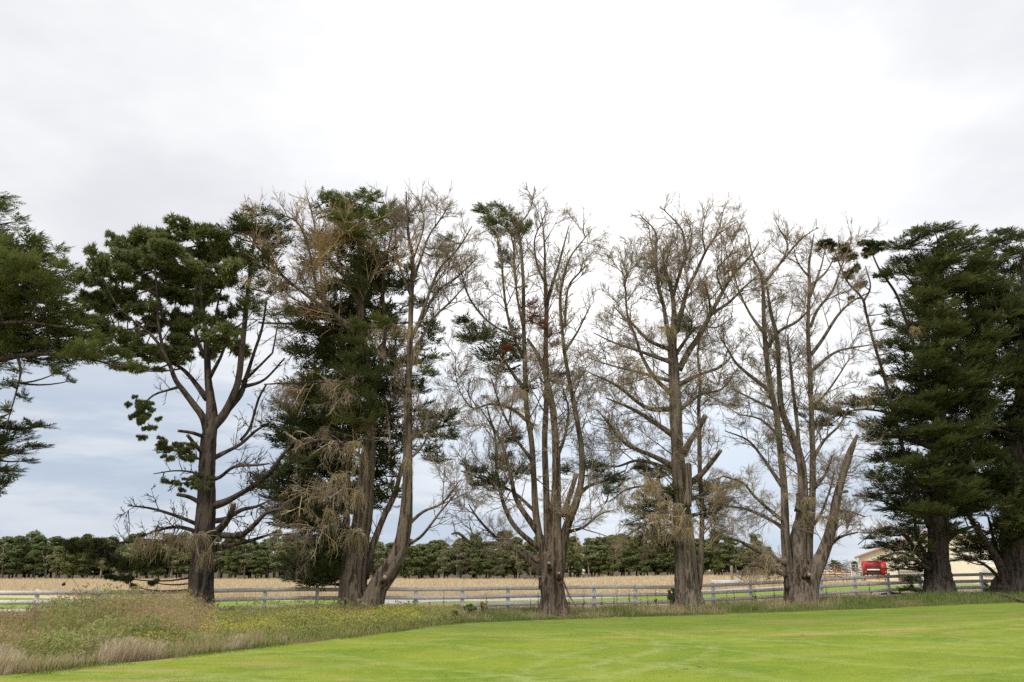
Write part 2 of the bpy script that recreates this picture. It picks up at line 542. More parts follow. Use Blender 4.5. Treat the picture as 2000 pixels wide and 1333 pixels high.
link('mown_strip', strip_mesh('mown_strip', vx, strip_near(vx), strip_far(vx), 10, 0.009),
     mat_ground2('mown_strip_grass', (0.185, 0.265, 0.050), (0.235, 0.30, 0.060), 0.5), kind='structure')
tx = np.linspace(-16, 70, 120)
link('farm_track', strip_mesh('farm_track', tx, strip_far(tx) + .6 - 7 * np.exp(-((tx + 8.5) / 2.6) ** 2), strip_far(tx) + 4.0 + 0.4 * np.sin(tx * .4), 5, 0.014),
     mat_ground2('track_gravel', (0.36, 0.33, 0.31), (0.46, 0.43, 0.405), 1.0), kind='structure')
fy_ = np.array([201.5, 215, 240, 300, 450, 800.0])
fu_ = np.linspace(-.86, .33, 60)
BV = np.array([(u * y, y + (np.sin(u * 90) if j == 0 else 0), float(gz(u * y, y)) + .06) for j, y in enumerate(fy_) for u in fu_])
bi_ = np.arange(len(BV)).reshape(len(fy_), len(fu_))
link('belt_floor', mesh_np('belt_floor', BV, np.stack([bi_[:-1, :-1], bi_[:-1, 1:], bi_[1:, 1:], bi_[1:, :-1]], -1).reshape(-1, 4)),
     mat_ground2('belt_litter', (0.055, 0.045, 0.028), (0.12, 0.09, 0.055), 0.6), kind='structure')
# ------------------------------------------------------------------ tree machinery
def unit(v):
    return v / np.maximum(np.linalg.norm(v, axis=-1, keepdims=True), 1e-9)


def curves(O, D, L, bend, K, rg, wob=0.05):
    """N curved shoots: origin O, direction D, length L, end bend (N,3)"""
    t = np.linspace(0, 1, K)[None, :, None]
    P = O[:, None] + D[:, None] * L[:, None, None] * t + bend[:, None] * L[:, None, None] * t ** 2
    nz = rg.normal(0, 1, P.shape) * wob * L[:, None, None] * np.minimum(t * 2, 1)
    nz[:, 0] = 0
    return P + nz


def sample_on(P, n, rg, lo=0.15, hi=1.0):
    """n points per curve on P (N,K,3): positions, tangents, parameter, parent index"""
    N, K, _ = P.shape
    pid = np.repeat(np.arange(N), n)
    t = rg.uniform(lo, hi, N * n) * (K - 1)
    i = np.minimum(t.astype(int), K - 2)
    f = (t - i)[:, None]
    a, b = P[pid, i], P[pid, i + 1]
    return a * (1 - f) + b * f, unit(b - a), t / (K - 1), pid


def side_dirs(tan, rg, along=0.5, up=0.2, spread=1.0):
    r = rg.normal(0, 1, tan.shape)
    r -= tan * (r * tan).sum(-1, keepdims=True)
    d = unit(r) * spread + tan * along
    d[:, 2] += up
    return unit(d)


def grow(paths, rg, dens=3.0, l1=(0.7, 2.0), n2=6, n3=1, up=0.3, droop=0.0, lo=0.2, r1=0.022, r2=0.011, r3=0.008, along=0.5, lim_z=None):
    """leafless side branches in three orders; returns vertex and face lists"""
    r1, r2, r3 = r1 * TWR, r2 * TWR, r3 * TWR
    VV, QQ, off = [], [], 0
    O, Tn, TT = [], [], []
    for p in paths:
        L = np.linalg.norm(np.diff(p[:, :3], axis=0), axis=1)
        arc = np.concatenate([[0], np.cumsum(L)])
        n = max(2, int(arc[-1] * (1 - lo) * dens * TWD))
        
        s = rg.uniform(lo, 1.0, n) * arc[-1]
        pt = np.stack([np.interp(s, arc, p[:, k]) for k in range(3)], -1)
        pt2 = np.stack([np.interp(np.minimum(s + 0.2, arc[-1] + .2), arc, p[:, k]) for k in range(3)], -1)
        tg = unit(pt2 - pt + np.array([1e-4, 0, 1e-4]))
        O.append(pt); Tn.append(tg); TT.append(s / arc[-1])
    O, Tn, TT = np.vstack(O), np.vstack(Tn), np.concatenate(TT)
    if lim_z is not None:
        k = O[:, 2] > lim_z
        O, Tn, TT = O[k], Tn[k], TT[k]
    N = len(O)
    D = side_dirs(Tn, rg, along, up)
    L = rg.uniform(l1[0], l1[1], N) * (1.0 - 0.45 * TT)
    bend = np.zeros((N, 3)); bend[:, 2] = rg.normal(0.10 - droop, 0.10, N)
    bend[:, :2] = rg.normal(0, .06, (N, 2))
    P1 = curves(O, D, L, bend, 5, rg, 0.009)
    R1 = r1 * (0.6 + 0.5 * L[:, None] / l1[1]) * np.linspace(1, 0.28, 5)[None]
    V, q = tubes(P1, R1, 3); VV.append(V); QQ.append(q + off); off += len(V)
    if n2:
        o2, t2, u2, pid = sample_on(P1, n2, rg, 0.12, 1.0)
        D2 = side_dirs(t2, rg, 1.35, 0.10 - droop * .3)
        L2 = rg.uniform(0.28, 0.72, len(o2)) * np.minimum(L[pid], 1.7) * (1.05 - 0.4 * u2)
        b2 = np.zeros((len(o2), 3)); b2[:, 2] = rg.normal(0.06 - droop, 0.14, len(o2))
        P2 = curves(o2, D2, L2, b2, 3, rg, 0.010)
        V, q = tubes(P2, r2 * np.linspace(1, 0.35, 3)[None].repeat(len(o2), 0), 3); VV.append(V); QQ.append(q + off); off += len(V)
        if n3:
            o3, t3, u3, pid3 = sample_on(P2, n3, rg, 0.2, 1.0)
            D3 = side_dirs(t3, rg, 1.3, 0.05 - droop * .4)
            L3 = rg.uniform(0.35, 0.75, len(o3)) * L2[pid3] * .8
            b3 = np.zeros((len(o3), 3)); b3[:, 2] = rg.normal(-droop * .6, 0.15, len(o3))
            P3 = curves(o3, D3, L3, b3, 2, rg, 0.0)
            V, q = tubes(P3, r3 * np.linspace(1, 0.4, 2)[None].repeat(len(o3), 0), 3); VV.append(V); QQ.append(q + off); off += len(V)
    return np.vstack(VV), np.vstack(QQ)


def tmpl_cypress():
    t = []
    for i, x in enumerate((0.08, 0.34, 0.60)):
        for s in (-1, 1):
            wd = (0.34, 0.30, 0.22)[i]
            x0 = x + (0.10 if s > 0 else 0.0)
            t.append([(x0 - 0.10, -0.02 * s, 0), (x0 + 0.16, 0.05 * s, 0), (x0 + 0.38, s * wd, -0.06)])
    t.append([(0.70, -0.08, 0), (0.70, 0.08, 0), (1.22, 0, 0.05)])
    return np.array(t, float)


def tmpl_pine(n=12, seed=3):
    rg = np.random.default_rng(seed)
    t = []
    for i in range(n):
        u = rg.uniform(-0.15, 1.0); a = rg.uniform(0, 6.28)
        d = np.array([u, math.sqrt(max(0, 1 - u * u)) * math.cos(a), math.sqrt(max(0, 1 - u * u)) * math.sin(a)])
        s = unit(np.cross(d, rg.normal(0, 1, 3)))
        t.append([-0.05 * d + s * .15, -0.05 * d - s * .15, d * rg.uniform(.85, 1.1)])
    return np.array(t)


def tmpl_tuft(n=7, seed=5):
    rg = np.random.default_rng(seed)
    t = []
    for i in range(n):
        d = unit(rg.normal(0, 1, 3)); c = rg.uniform(-.5, .5, 3)
        s = unit(np.cross(d, rg.normal(0, 1, 3)))
        t.append([c - d * .3 + s * .25, c - d * .3 - s * .25, c + d * .45])
    return np.array(t)


DENS, TWD, TWR, LIMB = 1.2, 1.5, 1.3, 0.68
TC, TP, TF = tmpl_cypress(), tmpl_pine(), tmpl_tuft()


def scatter(template, pos, axis, size, rg, roll=0.6, v=None):
    """copies of a leaf template at pos, x axis along axis; returns V, tris, attr"""
    N, T = len(pos), len(template)
    x = unit(axis)
    upv = np.zeros_like(x); upv[:, 2] = 1
    y = np.cross(upv, x)
    bad = np.linalg.norm(y, axis=1) < 1e-3
    y[bad] = (1, 0, 0)
    y = unit(y)
    z = np.cross(x, y)
    a = rg.normal(0, roll, N)[:, None]
    y, z = y * np.cos(a) + z * np.sin(a), z * np.cos(a) - y * np.sin(a)
    tv = template.reshape(-1, 3)
    V = pos[:, None] + size[:, None, None] * (tv[None, :, 0:1] * x[:, None] + tv[None, :, 1:2] * y[:, None] + tv[None, :, 2:3] * z[:, None])
    tri = np.arange(N * T * 3).reshape(-1, 3)
    if v is None:
        v = rg.uniform(0, 1, N)
    tipv = np.tile(np.array([-.06, -.06, .16]), T)[None]
    return V.reshape(-1, 3), tri, (v[:, None] + tipv).ravel()


def ball(n, rg, p=0.45):
    d = unit(rg.normal(0, 1, (n, 3)))
    return d * rg.uniform(0, 1, (n, 1)) ** p


def clump_mesh(style, ax, ad, az, seed, sr, size, per_m2):
    """one leafy mass: an uneven family of tufts that lean outwards (local +X) and up"""
    rg = np.random.default_rng(seed)
    ns = int(ax * az / (sr * sr * .5) * .95) + 3
    sc = ball(ns, rg, .42) * np.array([ax, ad, az]) * .88
    srx = sr * rg.uniform(.6, 1.35, ns)
    srz = srx * (.40 if style == 'cypress' else .62)
    per = np.maximum((per_m2 * PI * srx * srx).astype(int), 6)
    sid = np.repeat(np.arange(ns), per)
    b = ball(len(sid), rg, .32)
    b[:, 2] = np.where(b[:, 2] < 0, b[:, 2] * .45, b[:, 2])
    pos = sc[sid] + b * np.stack([srx[sid], srx[sid], srz[sid]], -1)
    outw = sc[sid] * np.array([1, 1, .2]) / ax + np.array([.55, 0, 0])
    axd = unit(outw) * .75 + b * .9 + rg.normal(0, .28, pos.shape)
    axd[:, 2] = axd[:, 2] * .6 + .24
    sz = rg.uniform(size[0], size[1], len(pos))
    vv = np.clip(rg.uniform(0, .45, len(pos)) + rg.uniform(0, .45, ns)[sid] + .1 * b[:, 2], 0, .9)
    V, t, at_ = scatter(TC if style == 'cypress' else TP, pos - unit(axd) * sz[:, None] * .3, axd, sz, rg, .38 if style == 'cypress' else 1.5, vv)
    # the twigs that carry the tufts
    P = np.stack([np.zeros((ns, 3)) + np.array([-.25 * ax, 0, -.15 * az]), sc * .5 + np.array([0, 0, -.1 * az]), sc], 1)
    W, q = tubes(P, np.array([[.02, .014, .006]]).repeat(ns, 0), 3)
    me = mesh_np('foliage_' + style, np.vstack([V, W]), [t, q + len(V)], attr=np.concatenate([at_, np.zeros(len(W))]))
    me.materials.append(None)
    return me


FAM = {}
for st_ in ('cypress', 'pine'):
    z1, z2, z3 = ((.46, .66), (.36, .56), (.26, .44)) if st_ == 'cypress' else ((.21, .31), (.19, .29), (.16, .26))
    dn = (26, 34, 46) if st_ == 'cypress' else (46, 52, 60)
    FAM[st_] = [(1.6, 1.35, .62, [clump_mesh(st_, 1.6, 1.35, .62, 300 + i, .44, z1, dn[0]) for i in range(4)]),
                (1.0, .85, .40, [clump_mesh(st_, 1.0, .85, .40, 320 + i, .33, z2, dn[1]) for i in range(4)]),
                (.52, .46, .24, [clump_mesh(st_, .52, .46, .24, 340 + i, .24, z3, dn[2]) for i in range(4)])]


def spray_mesh(seed, droop=0.0):
    """a dead side branch with its twigs, about 1 m long, along local +X"""
    rg = np.random.default_rng(seed)
    one = lambda v: np.array([v], float)
    P1 = curves(one((0, 0, 0)), one((1, 0, .05)), np.ones(1), one((rg.normal(0, .05), rg.normal(0, .12), .14 - droop)), 6, rg, .006)
    VV, QQ, off = [], [], 0
    V, q = tubes(P1, .011 * np.linspace(1, .3, 6)[None], 4, (.1, .3, .9)); VV.append(V); QQ.append(q + off); off += len(V)
    o2, t2, u2, _ = sample_on(P1, 17, rg, .08, 1)
    D2 = side_dirs(t2, rg, 1.15, .1 - droop * .5)
    L2 = rg.uniform(.28, .62, len(o2)) * (1.1 - .55 * u2)
    b2 = np.zeros_like(o2); b2[:, 2] = rg.normal(.06 - droop, .1, len(o2))
    P2 = curves(o2, D2, L2, b2, 4, rg, .008)
    V, q = tubes(P2, .0062 * np.linspace(1, .4, 4)[None].repeat(len(o2), 0), 3, (.1, .3, .9)); VV.append(V); QQ.append(q + off); off += len(V)
    o3, t3, u3, p3 = sample_on(P2, 6, rg, .15, 1)
    D3 = side_dirs(t3, rg, 1.3, -droop * .5)
    P3 = curves(o3, D3, rg.uniform(.3, .6, len(o3)) * L2[p3], np.zeros_like(o3) + np.array([0, 0, -.4 * droop]), 2, rg, 0)
    V, q = tubes(P3, .0046 * np.linspace(1, .5, 2)[None].repeat(len(o3), 0), 3, (.1, .3, .9)); VV.append(V); QQ.append(q + off)
    me = mesh_np('dead_spray', np.vstack(VV), np.vstack(QQ))
    me.materials.append(None)
    return me


SPRAY = {'up': [spray_mesh(400 + i) for i in range(6)], 'droop': [spray_mesh(420 + i, .38) for i in range(6)]}


def brush_mesh(seed):
    """bleached strands hanging from one point, about 1 m across and 1.3 m long"""
    rg = np.random.default_rng(seed)
    m = 26
    o = rg.normal(0, 1, (m, 3)) * np.array([.34, .24, .10])
    d = rg.normal(0, 1, (m, 3)); d[:, 2] = rg.uniform(-.1, .5, m)
    b = np.zeros((m, 3)); b[:, 2] = -rg.uniform(.5, 1.2, m)
    P = curves(o, unit(d) * .75, rg.uniform(.5, 1.2, m), b, 6, rg, .02)
    VV, QQ, off = [], [], 0
    V, q = tubes(P, .013 * np.linspace(1, .4, 6)[None].repeat(m, 0), 3); VV.append(V); QQ.append(q + off); off += len(V)
    o2, t2, u2, _ = sample_on(P, 7, rg, .1, 1)
    b2 = np.zeros_like(o2); b2[:, 2] = -rg.uniform(.1, .6, len(o2))
    P2 = curves(o2, side_dirs(t2, rg, 1.2, -.25), rg.uniform(.15, .45, len(o2)), b2, 3, rg, .02)
    V, q = tubes(P2, .008 * np.linspace(1, .5, 3)[None].repeat(len(o2), 0), 3); VV.append(V); QQ.append(q + off); off += len(V)
    top = np.stack([np.zeros((m, 3)) + np.array([0, .3, .02]), o], 1)
    V, q = tubes(top, .012 * np.ones((m, 2)), 3); VV.append(V); QQ.append(q + off)
    me = mesh_np('hanging_brush', np.vstack(VV), np.vstack(QQ))
    me.materials.append(None)
    return me


BRUSH = [brush_mesh(440 + i) for i in range(6)]


def own_mat(o, mat):
    o.material_slots[0].link = 'OBJECT'
    o.material_slots[0].material = M[mat]


class Tree:
    def __init__(self, name, label, Y0, px, py, seed, cat='tree', ground=None, top=None):
        self.rg = np.random.default_rng(seed)
        self.Y0, self.seed = Y0, seed
        b = at(px, py, Y0)
        gx, gy = float(b[0]), float(Y0)
        self.gz = float(gz(gx, gy)) if ground is None else ground
        self.base = np.array([gx, gy, self.gz])
        self.root = tag(empty(name, tuple(self.base)), label, cat)
        self.pts = np.zeros((0, 3))       # px, py, dy of everything traced so far
        self.paths, self.nl = {}, 0
        self.ztop = float(at(px, top, Y0)[2]) if top else 1e3

    def add(self, name, V, faces, mat, smooth=False, attr=None, kind=None):
        me = mesh_np(name, np.asarray(V) - self.base[None], faces, smooth, attr)
        return link(name, me, M[mat] if isinstance(mat, str) else mat, self.root, kind)

    def limb(self, pts, mat, name='limb', d0=None, d1=None, S=9, flute=0.06, step=0.28, blunt=False, foot=False, key='all', cut=None):
        p = np.array(pts, float)
        if d0 is None:
            if len(self.pts):
                k = np.argmin(np.hypot(self.pts[:, 0] - p[0, 0], self.pts[:, 1] - p[0, 1]))
                d0 = self.pts[k, 2]
            else:
                d0 = 0.0
        seg = np.concatenate([[0], np.cumsum(np.hypot(np.diff(p[:, 0]), np.diff(p[:, 1])))])
        t = seg / seg[-1]
        if d1 is None:
            d1 = d0 + self.rg.normal(0, 0.38) * seg[-1] / 40.0
            d1 = float(np.clip(d1, -4.0, 4.0))
        dy = d0 + (d1 - d0) * t
        W = at(p[:, 0], p[:, 1], self.Y0 + dy)
        R = p[:, 2] * (self.Y0 + dy) / (F * 1.03) * (np.interp(t, [0, .25, .6], [1.0, .97, .8]) if foot else np.interp(t, [0, .3], [.82, LIMB]))
        if foot:
            W[0, 2] = self.gz - 0.25
            R[0] *= 1.12
        path = catmull(np.column_stack([W, R]), step)
        dens = np.linspace(0, 1, max(2, int(seg[-1] / 8)))
        self.pts = np.vstack([self.pts, np.column_stack([np.interp(dens, t, p[:, 0]), np.interp(dens, t, p[:, 1]), np.interp(dens, t, dy)])])
        self.nl += 1
        V, f = limb_mesh(path, 30 if foot else S, flute, self.seed * 100 + self.nl, blunt, groove=(flute * 3.2 if foot else 0))
        o = self.add(name, V, f, mat, smooth=True)
        self.paths.setdefault(key, []).append(path)
        if key != 'all':
            self.paths.setdefault('all', []).append(path)
        if cut:
            e, tn, r = path[-1, :3], unit(path[-1, :3] - path[-2, :3]), path[-1, 3]
            cp = np.vstack([np.r_[e - tn * .03, r * .8], np.r_[e + tn * (r * .22 + .01), r * .72]])
            V, f = limb_mesh(catmull(cp, .1), 9, 0.03, 1, True)
            self.add('cut_face', V, f, 'cut_wood')
        return o

    def boughs(self, key, new, mat, dens=.9, L=(1.4, 3.4), r=(.022, .045), lo=.3, up=.3, along=.8, bend=.15, name='side_branches'):
        """second-order branches that spring from the traced stems"""
        rg = self.rg
        O, Tn, TT = [], [], []
        for p in self.paths[key]:
            arc = np.concatenate([[0], np.cumsum(np.linalg.norm(np.diff(p[:, :3], axis=0), axis=1))])
            n = max(1, int(round(arc[-1] * (1 - lo) * dens * 1.7)))
            s = rg.uniform(lo, .97, n) * arc[-1]
            pt = np.stack([np.interp(s, arc, p[:, k]) for k in range(3)], -1)
            p2 = np.stack([np.interp(np.minimum(s + .3, arc[-1]), arc, p[:, k]) for k in range(3)], -1)
            O.append(pt); Tn.append(unit(p2 - pt + np.array([0, 0, 1e-4]))); TT.append(s / arc[-1])
        O, Tn, TT = np.vstack(O), np.vstack(Tn), np.concatenate(TT)
        N = len(O)
        D = side_dirs(Tn, rg, along, up)
        Ln = rg.uniform(L[0], L[1], N) * (1.05 - .72 * TT)
        room = np.maximum(self.ztop - O[:, 2] + rg.normal(0, .35, N), .35)
        Ln = np.where(D[:, 2] > .1, np.minimum(Ln, room / np.maximum(D[:, 2] + bend, .1)), Ln)
        bd = np.zeros((N, 3)); bd[:, 2] = rg.normal(bend, .12, N)
        P = curves(O, D, Ln, bd, 8, rg, .007)
        P[:, :, 2] = np.maximum(P[:, :, 2], self.gz + .3)
        R = (r[0] + (r[1] - r[0]) * (Ln - L[0] * .5) / (L[1] - L[0] * .5))[:, None] * np.linspace(1, .32, 8)[None]
        R = np.maximum(R, .009)
        V, q = tubes(P, R, 6)
        self.add(name, V, q, mat, smooth=True, kind='stuff')
        for i in range(N):
            pp = np.column_stack([P[i], R[i]])
            self.paths.setdefault(new, []).append(pp)
            self.paths['all'].append(pp)

    def twigs(self, key, mat, name='dead_twigs', **kw):
        V, q = grow(self.paths[key], self.rg, **kw)
        k = V[:, 2] < self.gz + 0.25
        V[k, 2] = self.gz + 0.25
        self.add(name, V, q, mat, kind='stuff')

    def inst(self, name, me, mat, pos, rot, scale):
        o = bpy.data.objects.new(name, me)
        COL.objects.link(o)
        o.parent = self.root
        o.location = tuple(np.asarray(pos) - self.base)
        o.rotation_euler = rot
        o.scale = scale
        own_mat(o, mat)
        o['kind'] = 'stuff'
        return o

    def foliage(self, clumps, mat, name='foliage', style='cypress', spread=2.2, br_mat='bark_dark', connect=True, out_from=None, gap=0.0, grow_=(1.15, 1.25), label=None, **kw):
        """leafy masses hung on branches, each mass a part of its own (shared mesh data)"""
        rg = self.rg
        allp = np.vstack([p[:, :3] for p in self.paths['all']])
        BP, BR = [], []
        for c in clumps:
            px, py, rx, ry = c[0], c[1], c[2] * grow_[0], c[3] * grow_[1]
            dy = c[4] if len(c) > 4 else rg.uniform(-1, 1) * spread
            C = at(px, py, self.Y0 + dy)
            k = (self.Y0 + dy) / (F * 1.03)
            ax, az = rx * k, ry * k
            fam = min(FAM[style], key=lambda f: abs(math.log(f[0] / ax)))
            C[2] = max(C[2], self.gz + az * .8 + .1)
            dd = np.linalg.norm(allp - C, axis=1) + np.where(allp[:, 2] > C[2] + .2, (allp[:, 2] - C[2]) * 1.5, 0)
            s = allp[np.argmin(dd)]
            ref = s if out_from is None else np.array([out_from[0], out_from[1], C[2]])
            rz = math.atan2(C[1] - ref[1], C[0] - ref[0]) + rg.normal(0, .35)
            # keep the traced width whichever way the mass is turned
            cw, sw = abs(math.cos(rz)), abs(math.sin(rz))
            sx = ax / (fam[0] * math.hypot(cw, sw * fam[1] / fam[0]))
            sz = az / fam[2]
            sz = float(np.clip(sz, sx * .55, sx * 1.5))
            o = self.inst(name, fam[3][rg.integers(4)], mat, C, (rg.normal(0, .07), rg.normal(-.05, .08), rz), (sx, sx * rg.uniform(.9, 1.1), sz))
            if label:
                o['label'] = label
            if connect:
                t = np.linspace(0, 1, 6)[:, None]
                mid = (s + C) / 2 + np.array([0, 0, -0.12 * np.linalg.norm(C - s)])
                BP.append((1 - t) ** 2 * s + 2 * t * (1 - t) * mid + t * t * C)
                BR.append(np.linspace(0.05, 0.02, 6))
        if connect and BP:
            V1, q1 = tubes(np.array(BP), np.array(BR), 5)
            self.add('leafy_branches', V1, q1, br_mat, smooth=True, kind='stuff')

    def sprays(self, key, n, mat, L=(1.0, 2.2), up=.2, along=.8, lo=.2, kind='up', name='dead_spray'):
        """dead twig fans set along the branches of a key"""
        rg = self.rg
        P = self.paths[key]
        ln = np.array([np.linalg.norm(np.diff(p[:, :3], axis=0), axis=1).sum() for p in P])
        pick = rg.choice(len(P), n, p=ln / ln.sum())
        for i in pick:
            p = P[i]
            arc = np.concatenate([[0], np.cumsum(np.linalg.norm(np.diff(p[:, :3], axis=0), axis=1))])
            u = rg.uniform(lo, 1.0)
            s = u * arc[-1]
            o = np.array([np.interp(s, arc, p[:, k]) for k in range(3)])
            o2 = np.array([np.interp(max(s - .3, 0), arc, p[:, k]) for k in range(3)])
            d = side_dirs(unit(o - o2 + np.array([0, 0, 1e-4]))[None], rg, along + (1.2 if u > .93 else 0), up)[0]
            if o[2] < self.gz + 1.2 and d[2] < .1:
                d[2] = .1
                d = unit(d)
            sc = rg.uniform(L[0], L[1]) * (1.05 - .35 * u)
            room = max(self.ztop - o[2] + rg.normal(0, .5), .3)
            if d[2] > .1:
                sc = min(sc, max(room / (d[2] + .15), .45))
            if o[2] + d[2] * sc < self.gz + .5:
                continue
            q = Vector(d).to_track_quat('X', 'Z').to_euler()
            self.inst(name, SPRAY[kind][rg.integers(6)], mat, o, q, (sc, sc, sc))

    def brush(self, spots, mat='twig_straw', n=34, name='hanging_brush', L=(0.7, 1.7)):
        """bundles of bleached strands that hang from a dead bough"""
        rg = self.rg
        allp = np.vstack([p[:, :3] for p in self.paths['all']])
        SP = []
        for s in spots:
            px, py, w = s[:3]
            dy = s[3] if len(s) > 3 else rg.uniform(-1.6, -0.2)
            C = at(px, py, self.Y0 + dy)
            k = (self.Y0 + dy) / F
            sx = max(w * k * .95, .35)
            sz = .5 * (L[0] + L[1]) * rg.uniform(.8, 1.15)
            sz = min(sz, max(.2, (C[2] - self.gz - .3) / 1.3))
            self.inst(name, BRUSH[rg.integers(6)], mat, C, (0, 0, rg.uniform(-.7, .7) + (PI if rg.uniform() < .2 else 0)), (sx, sx, sz))
            sp = allp[np.argmin(np.linalg.norm(allp - C, axis=1))]
            SP.append(np.stack([sp, (sp + C) / 2 + np.array([0, 0, .06]), C]))
        V, q = tubes(np.array(SP), np.array([[.035, .026, .016]]).repeat(len(SP), 0), 4)
        self.add('brush_stems', V, q, mat, kind='stuff')


M['cut_wood'] = mat_plain('cut_wood', (0.30, 0.235, 0.17), 0.85, 0.25, 14.0, 0.1)


def tree_Y(px):
    """depth of the tree row, a couple of metres in front of the fence"""
    a = (px - 1000) / F / 1.05
    return (45.3 - 2.6) / (1 - 0.32 * a)


# ------------------------------------------------------------------ the row of trees
def tree_left():
    t = Tree('cypress_tree', 'tall green cypress at the weedy end of the row, level boughs reaching towards the pine', 33.0, -150, 1235, 11)
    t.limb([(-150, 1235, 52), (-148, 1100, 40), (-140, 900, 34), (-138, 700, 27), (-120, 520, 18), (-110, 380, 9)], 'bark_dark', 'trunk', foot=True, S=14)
    for p in ([(-138, 760, 16), (-60, 720, 12), (40, 695, 8), (140, 694, 5), (215, 712, 3)],
              [(-140, 830, 13), (-60, 820, 9), (20, 838, 5), (90, 832, 2)],
              [(-138, 700, 14), (-70, 650, 9), (30, 630, 6), (130, 640, 3)],
              [(-128, 600, 12), (-60, 550, 8), (30, 520, 5), (110, 505, 3)],
              [(-115, 470, 9), (-60, 430, 5), (10, 400, 3)],
              [(-140, 900, 12), (-70, 900, 7), (10, 890, 4)],
              [(34, 696, 4), (40, 730, 3), (25, 790, 2), (10, 840, 1.5)]):
        t.limb(p, 'bark_dark', d1=t.rg.uniform(-1.5, 1.2))
    cl = [(8, 386, 22, 6), (-12, 400, 34, 8), (14, 436, 34, 9), (-26, 452, 50, 14), (30, 486, 48, 18), (96, 496, 34, 12), (-20, 500, 55, 20), (56, 524, 58, 17),
          (118, 520, 26, 8), (-10, 555, 60, 22), (82, 556, 48, 10), (36, 584, 66, 18), (-34, 600, 60, 25), (96, 606, 36, 10), (44, 628, 66, 20), (120, 640, 46, 12), (-20, 650, 60, 24),
          (80, 664, 70, 16), (160, 662, 40, 10), (34, 676, 62, 14), (140, 686, 52, 11), (190, 690, 38, 10), (226, 704, 28, 8), (-30, 690, 60, 16), (254, 716, 16, 5),
          (-60, 420, 60, 26), (-90, 520, 70, 35), (-90, 640, 70, 35), (-80, 760, 60, 25), (-70, 860, 60, 30), (-50, 930, 50, 25)]
    t.foliage(cl, 'leaf_cyp', 'foliage', dens=50, size=(.34, .62), spread=1.6, out_from=(t.base[0], t.base[1]), grow_=(1.3, 1.75))
    rgl = np.random.default_rng(3)
    t.foliage([(x + rgl.uniform(-12, 12), y + rgl.uniform(-10, 10), rgl.uniform(36, 52), rgl.uniform(14, 20), rgl.uniform(.4, 2.2)) for y in range(490, 700, 26) for x in range(-50, int(np.interp(y, [480, 520, 700], [60, 110, 170])), 52)], 'leaf_cyp', 'foliage', out_from=(t.base[0], t.base[1]), grow_=(1.2, 1.5))
    t.foliage([(36, 724, 34, 9), (112, 728, 26, 10), (138, 744, 12, 7), (20, 752, 26, 10), (46, 776, 18, 10), (8, 800, 26, 10), (72, 708, 40, 7)], 'leaf_cyp_shade', 'foliage_fringe',
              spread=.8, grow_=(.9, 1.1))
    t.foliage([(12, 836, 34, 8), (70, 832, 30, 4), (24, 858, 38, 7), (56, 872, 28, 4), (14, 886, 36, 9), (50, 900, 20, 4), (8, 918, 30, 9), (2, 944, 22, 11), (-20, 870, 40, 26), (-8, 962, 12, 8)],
              'leaf_cyp_shade', 'foliage', dens=46, size=(.3, .55), spread=.7, out_from=(t.base[0], t.base[1]), up=.18, rdep=.6)


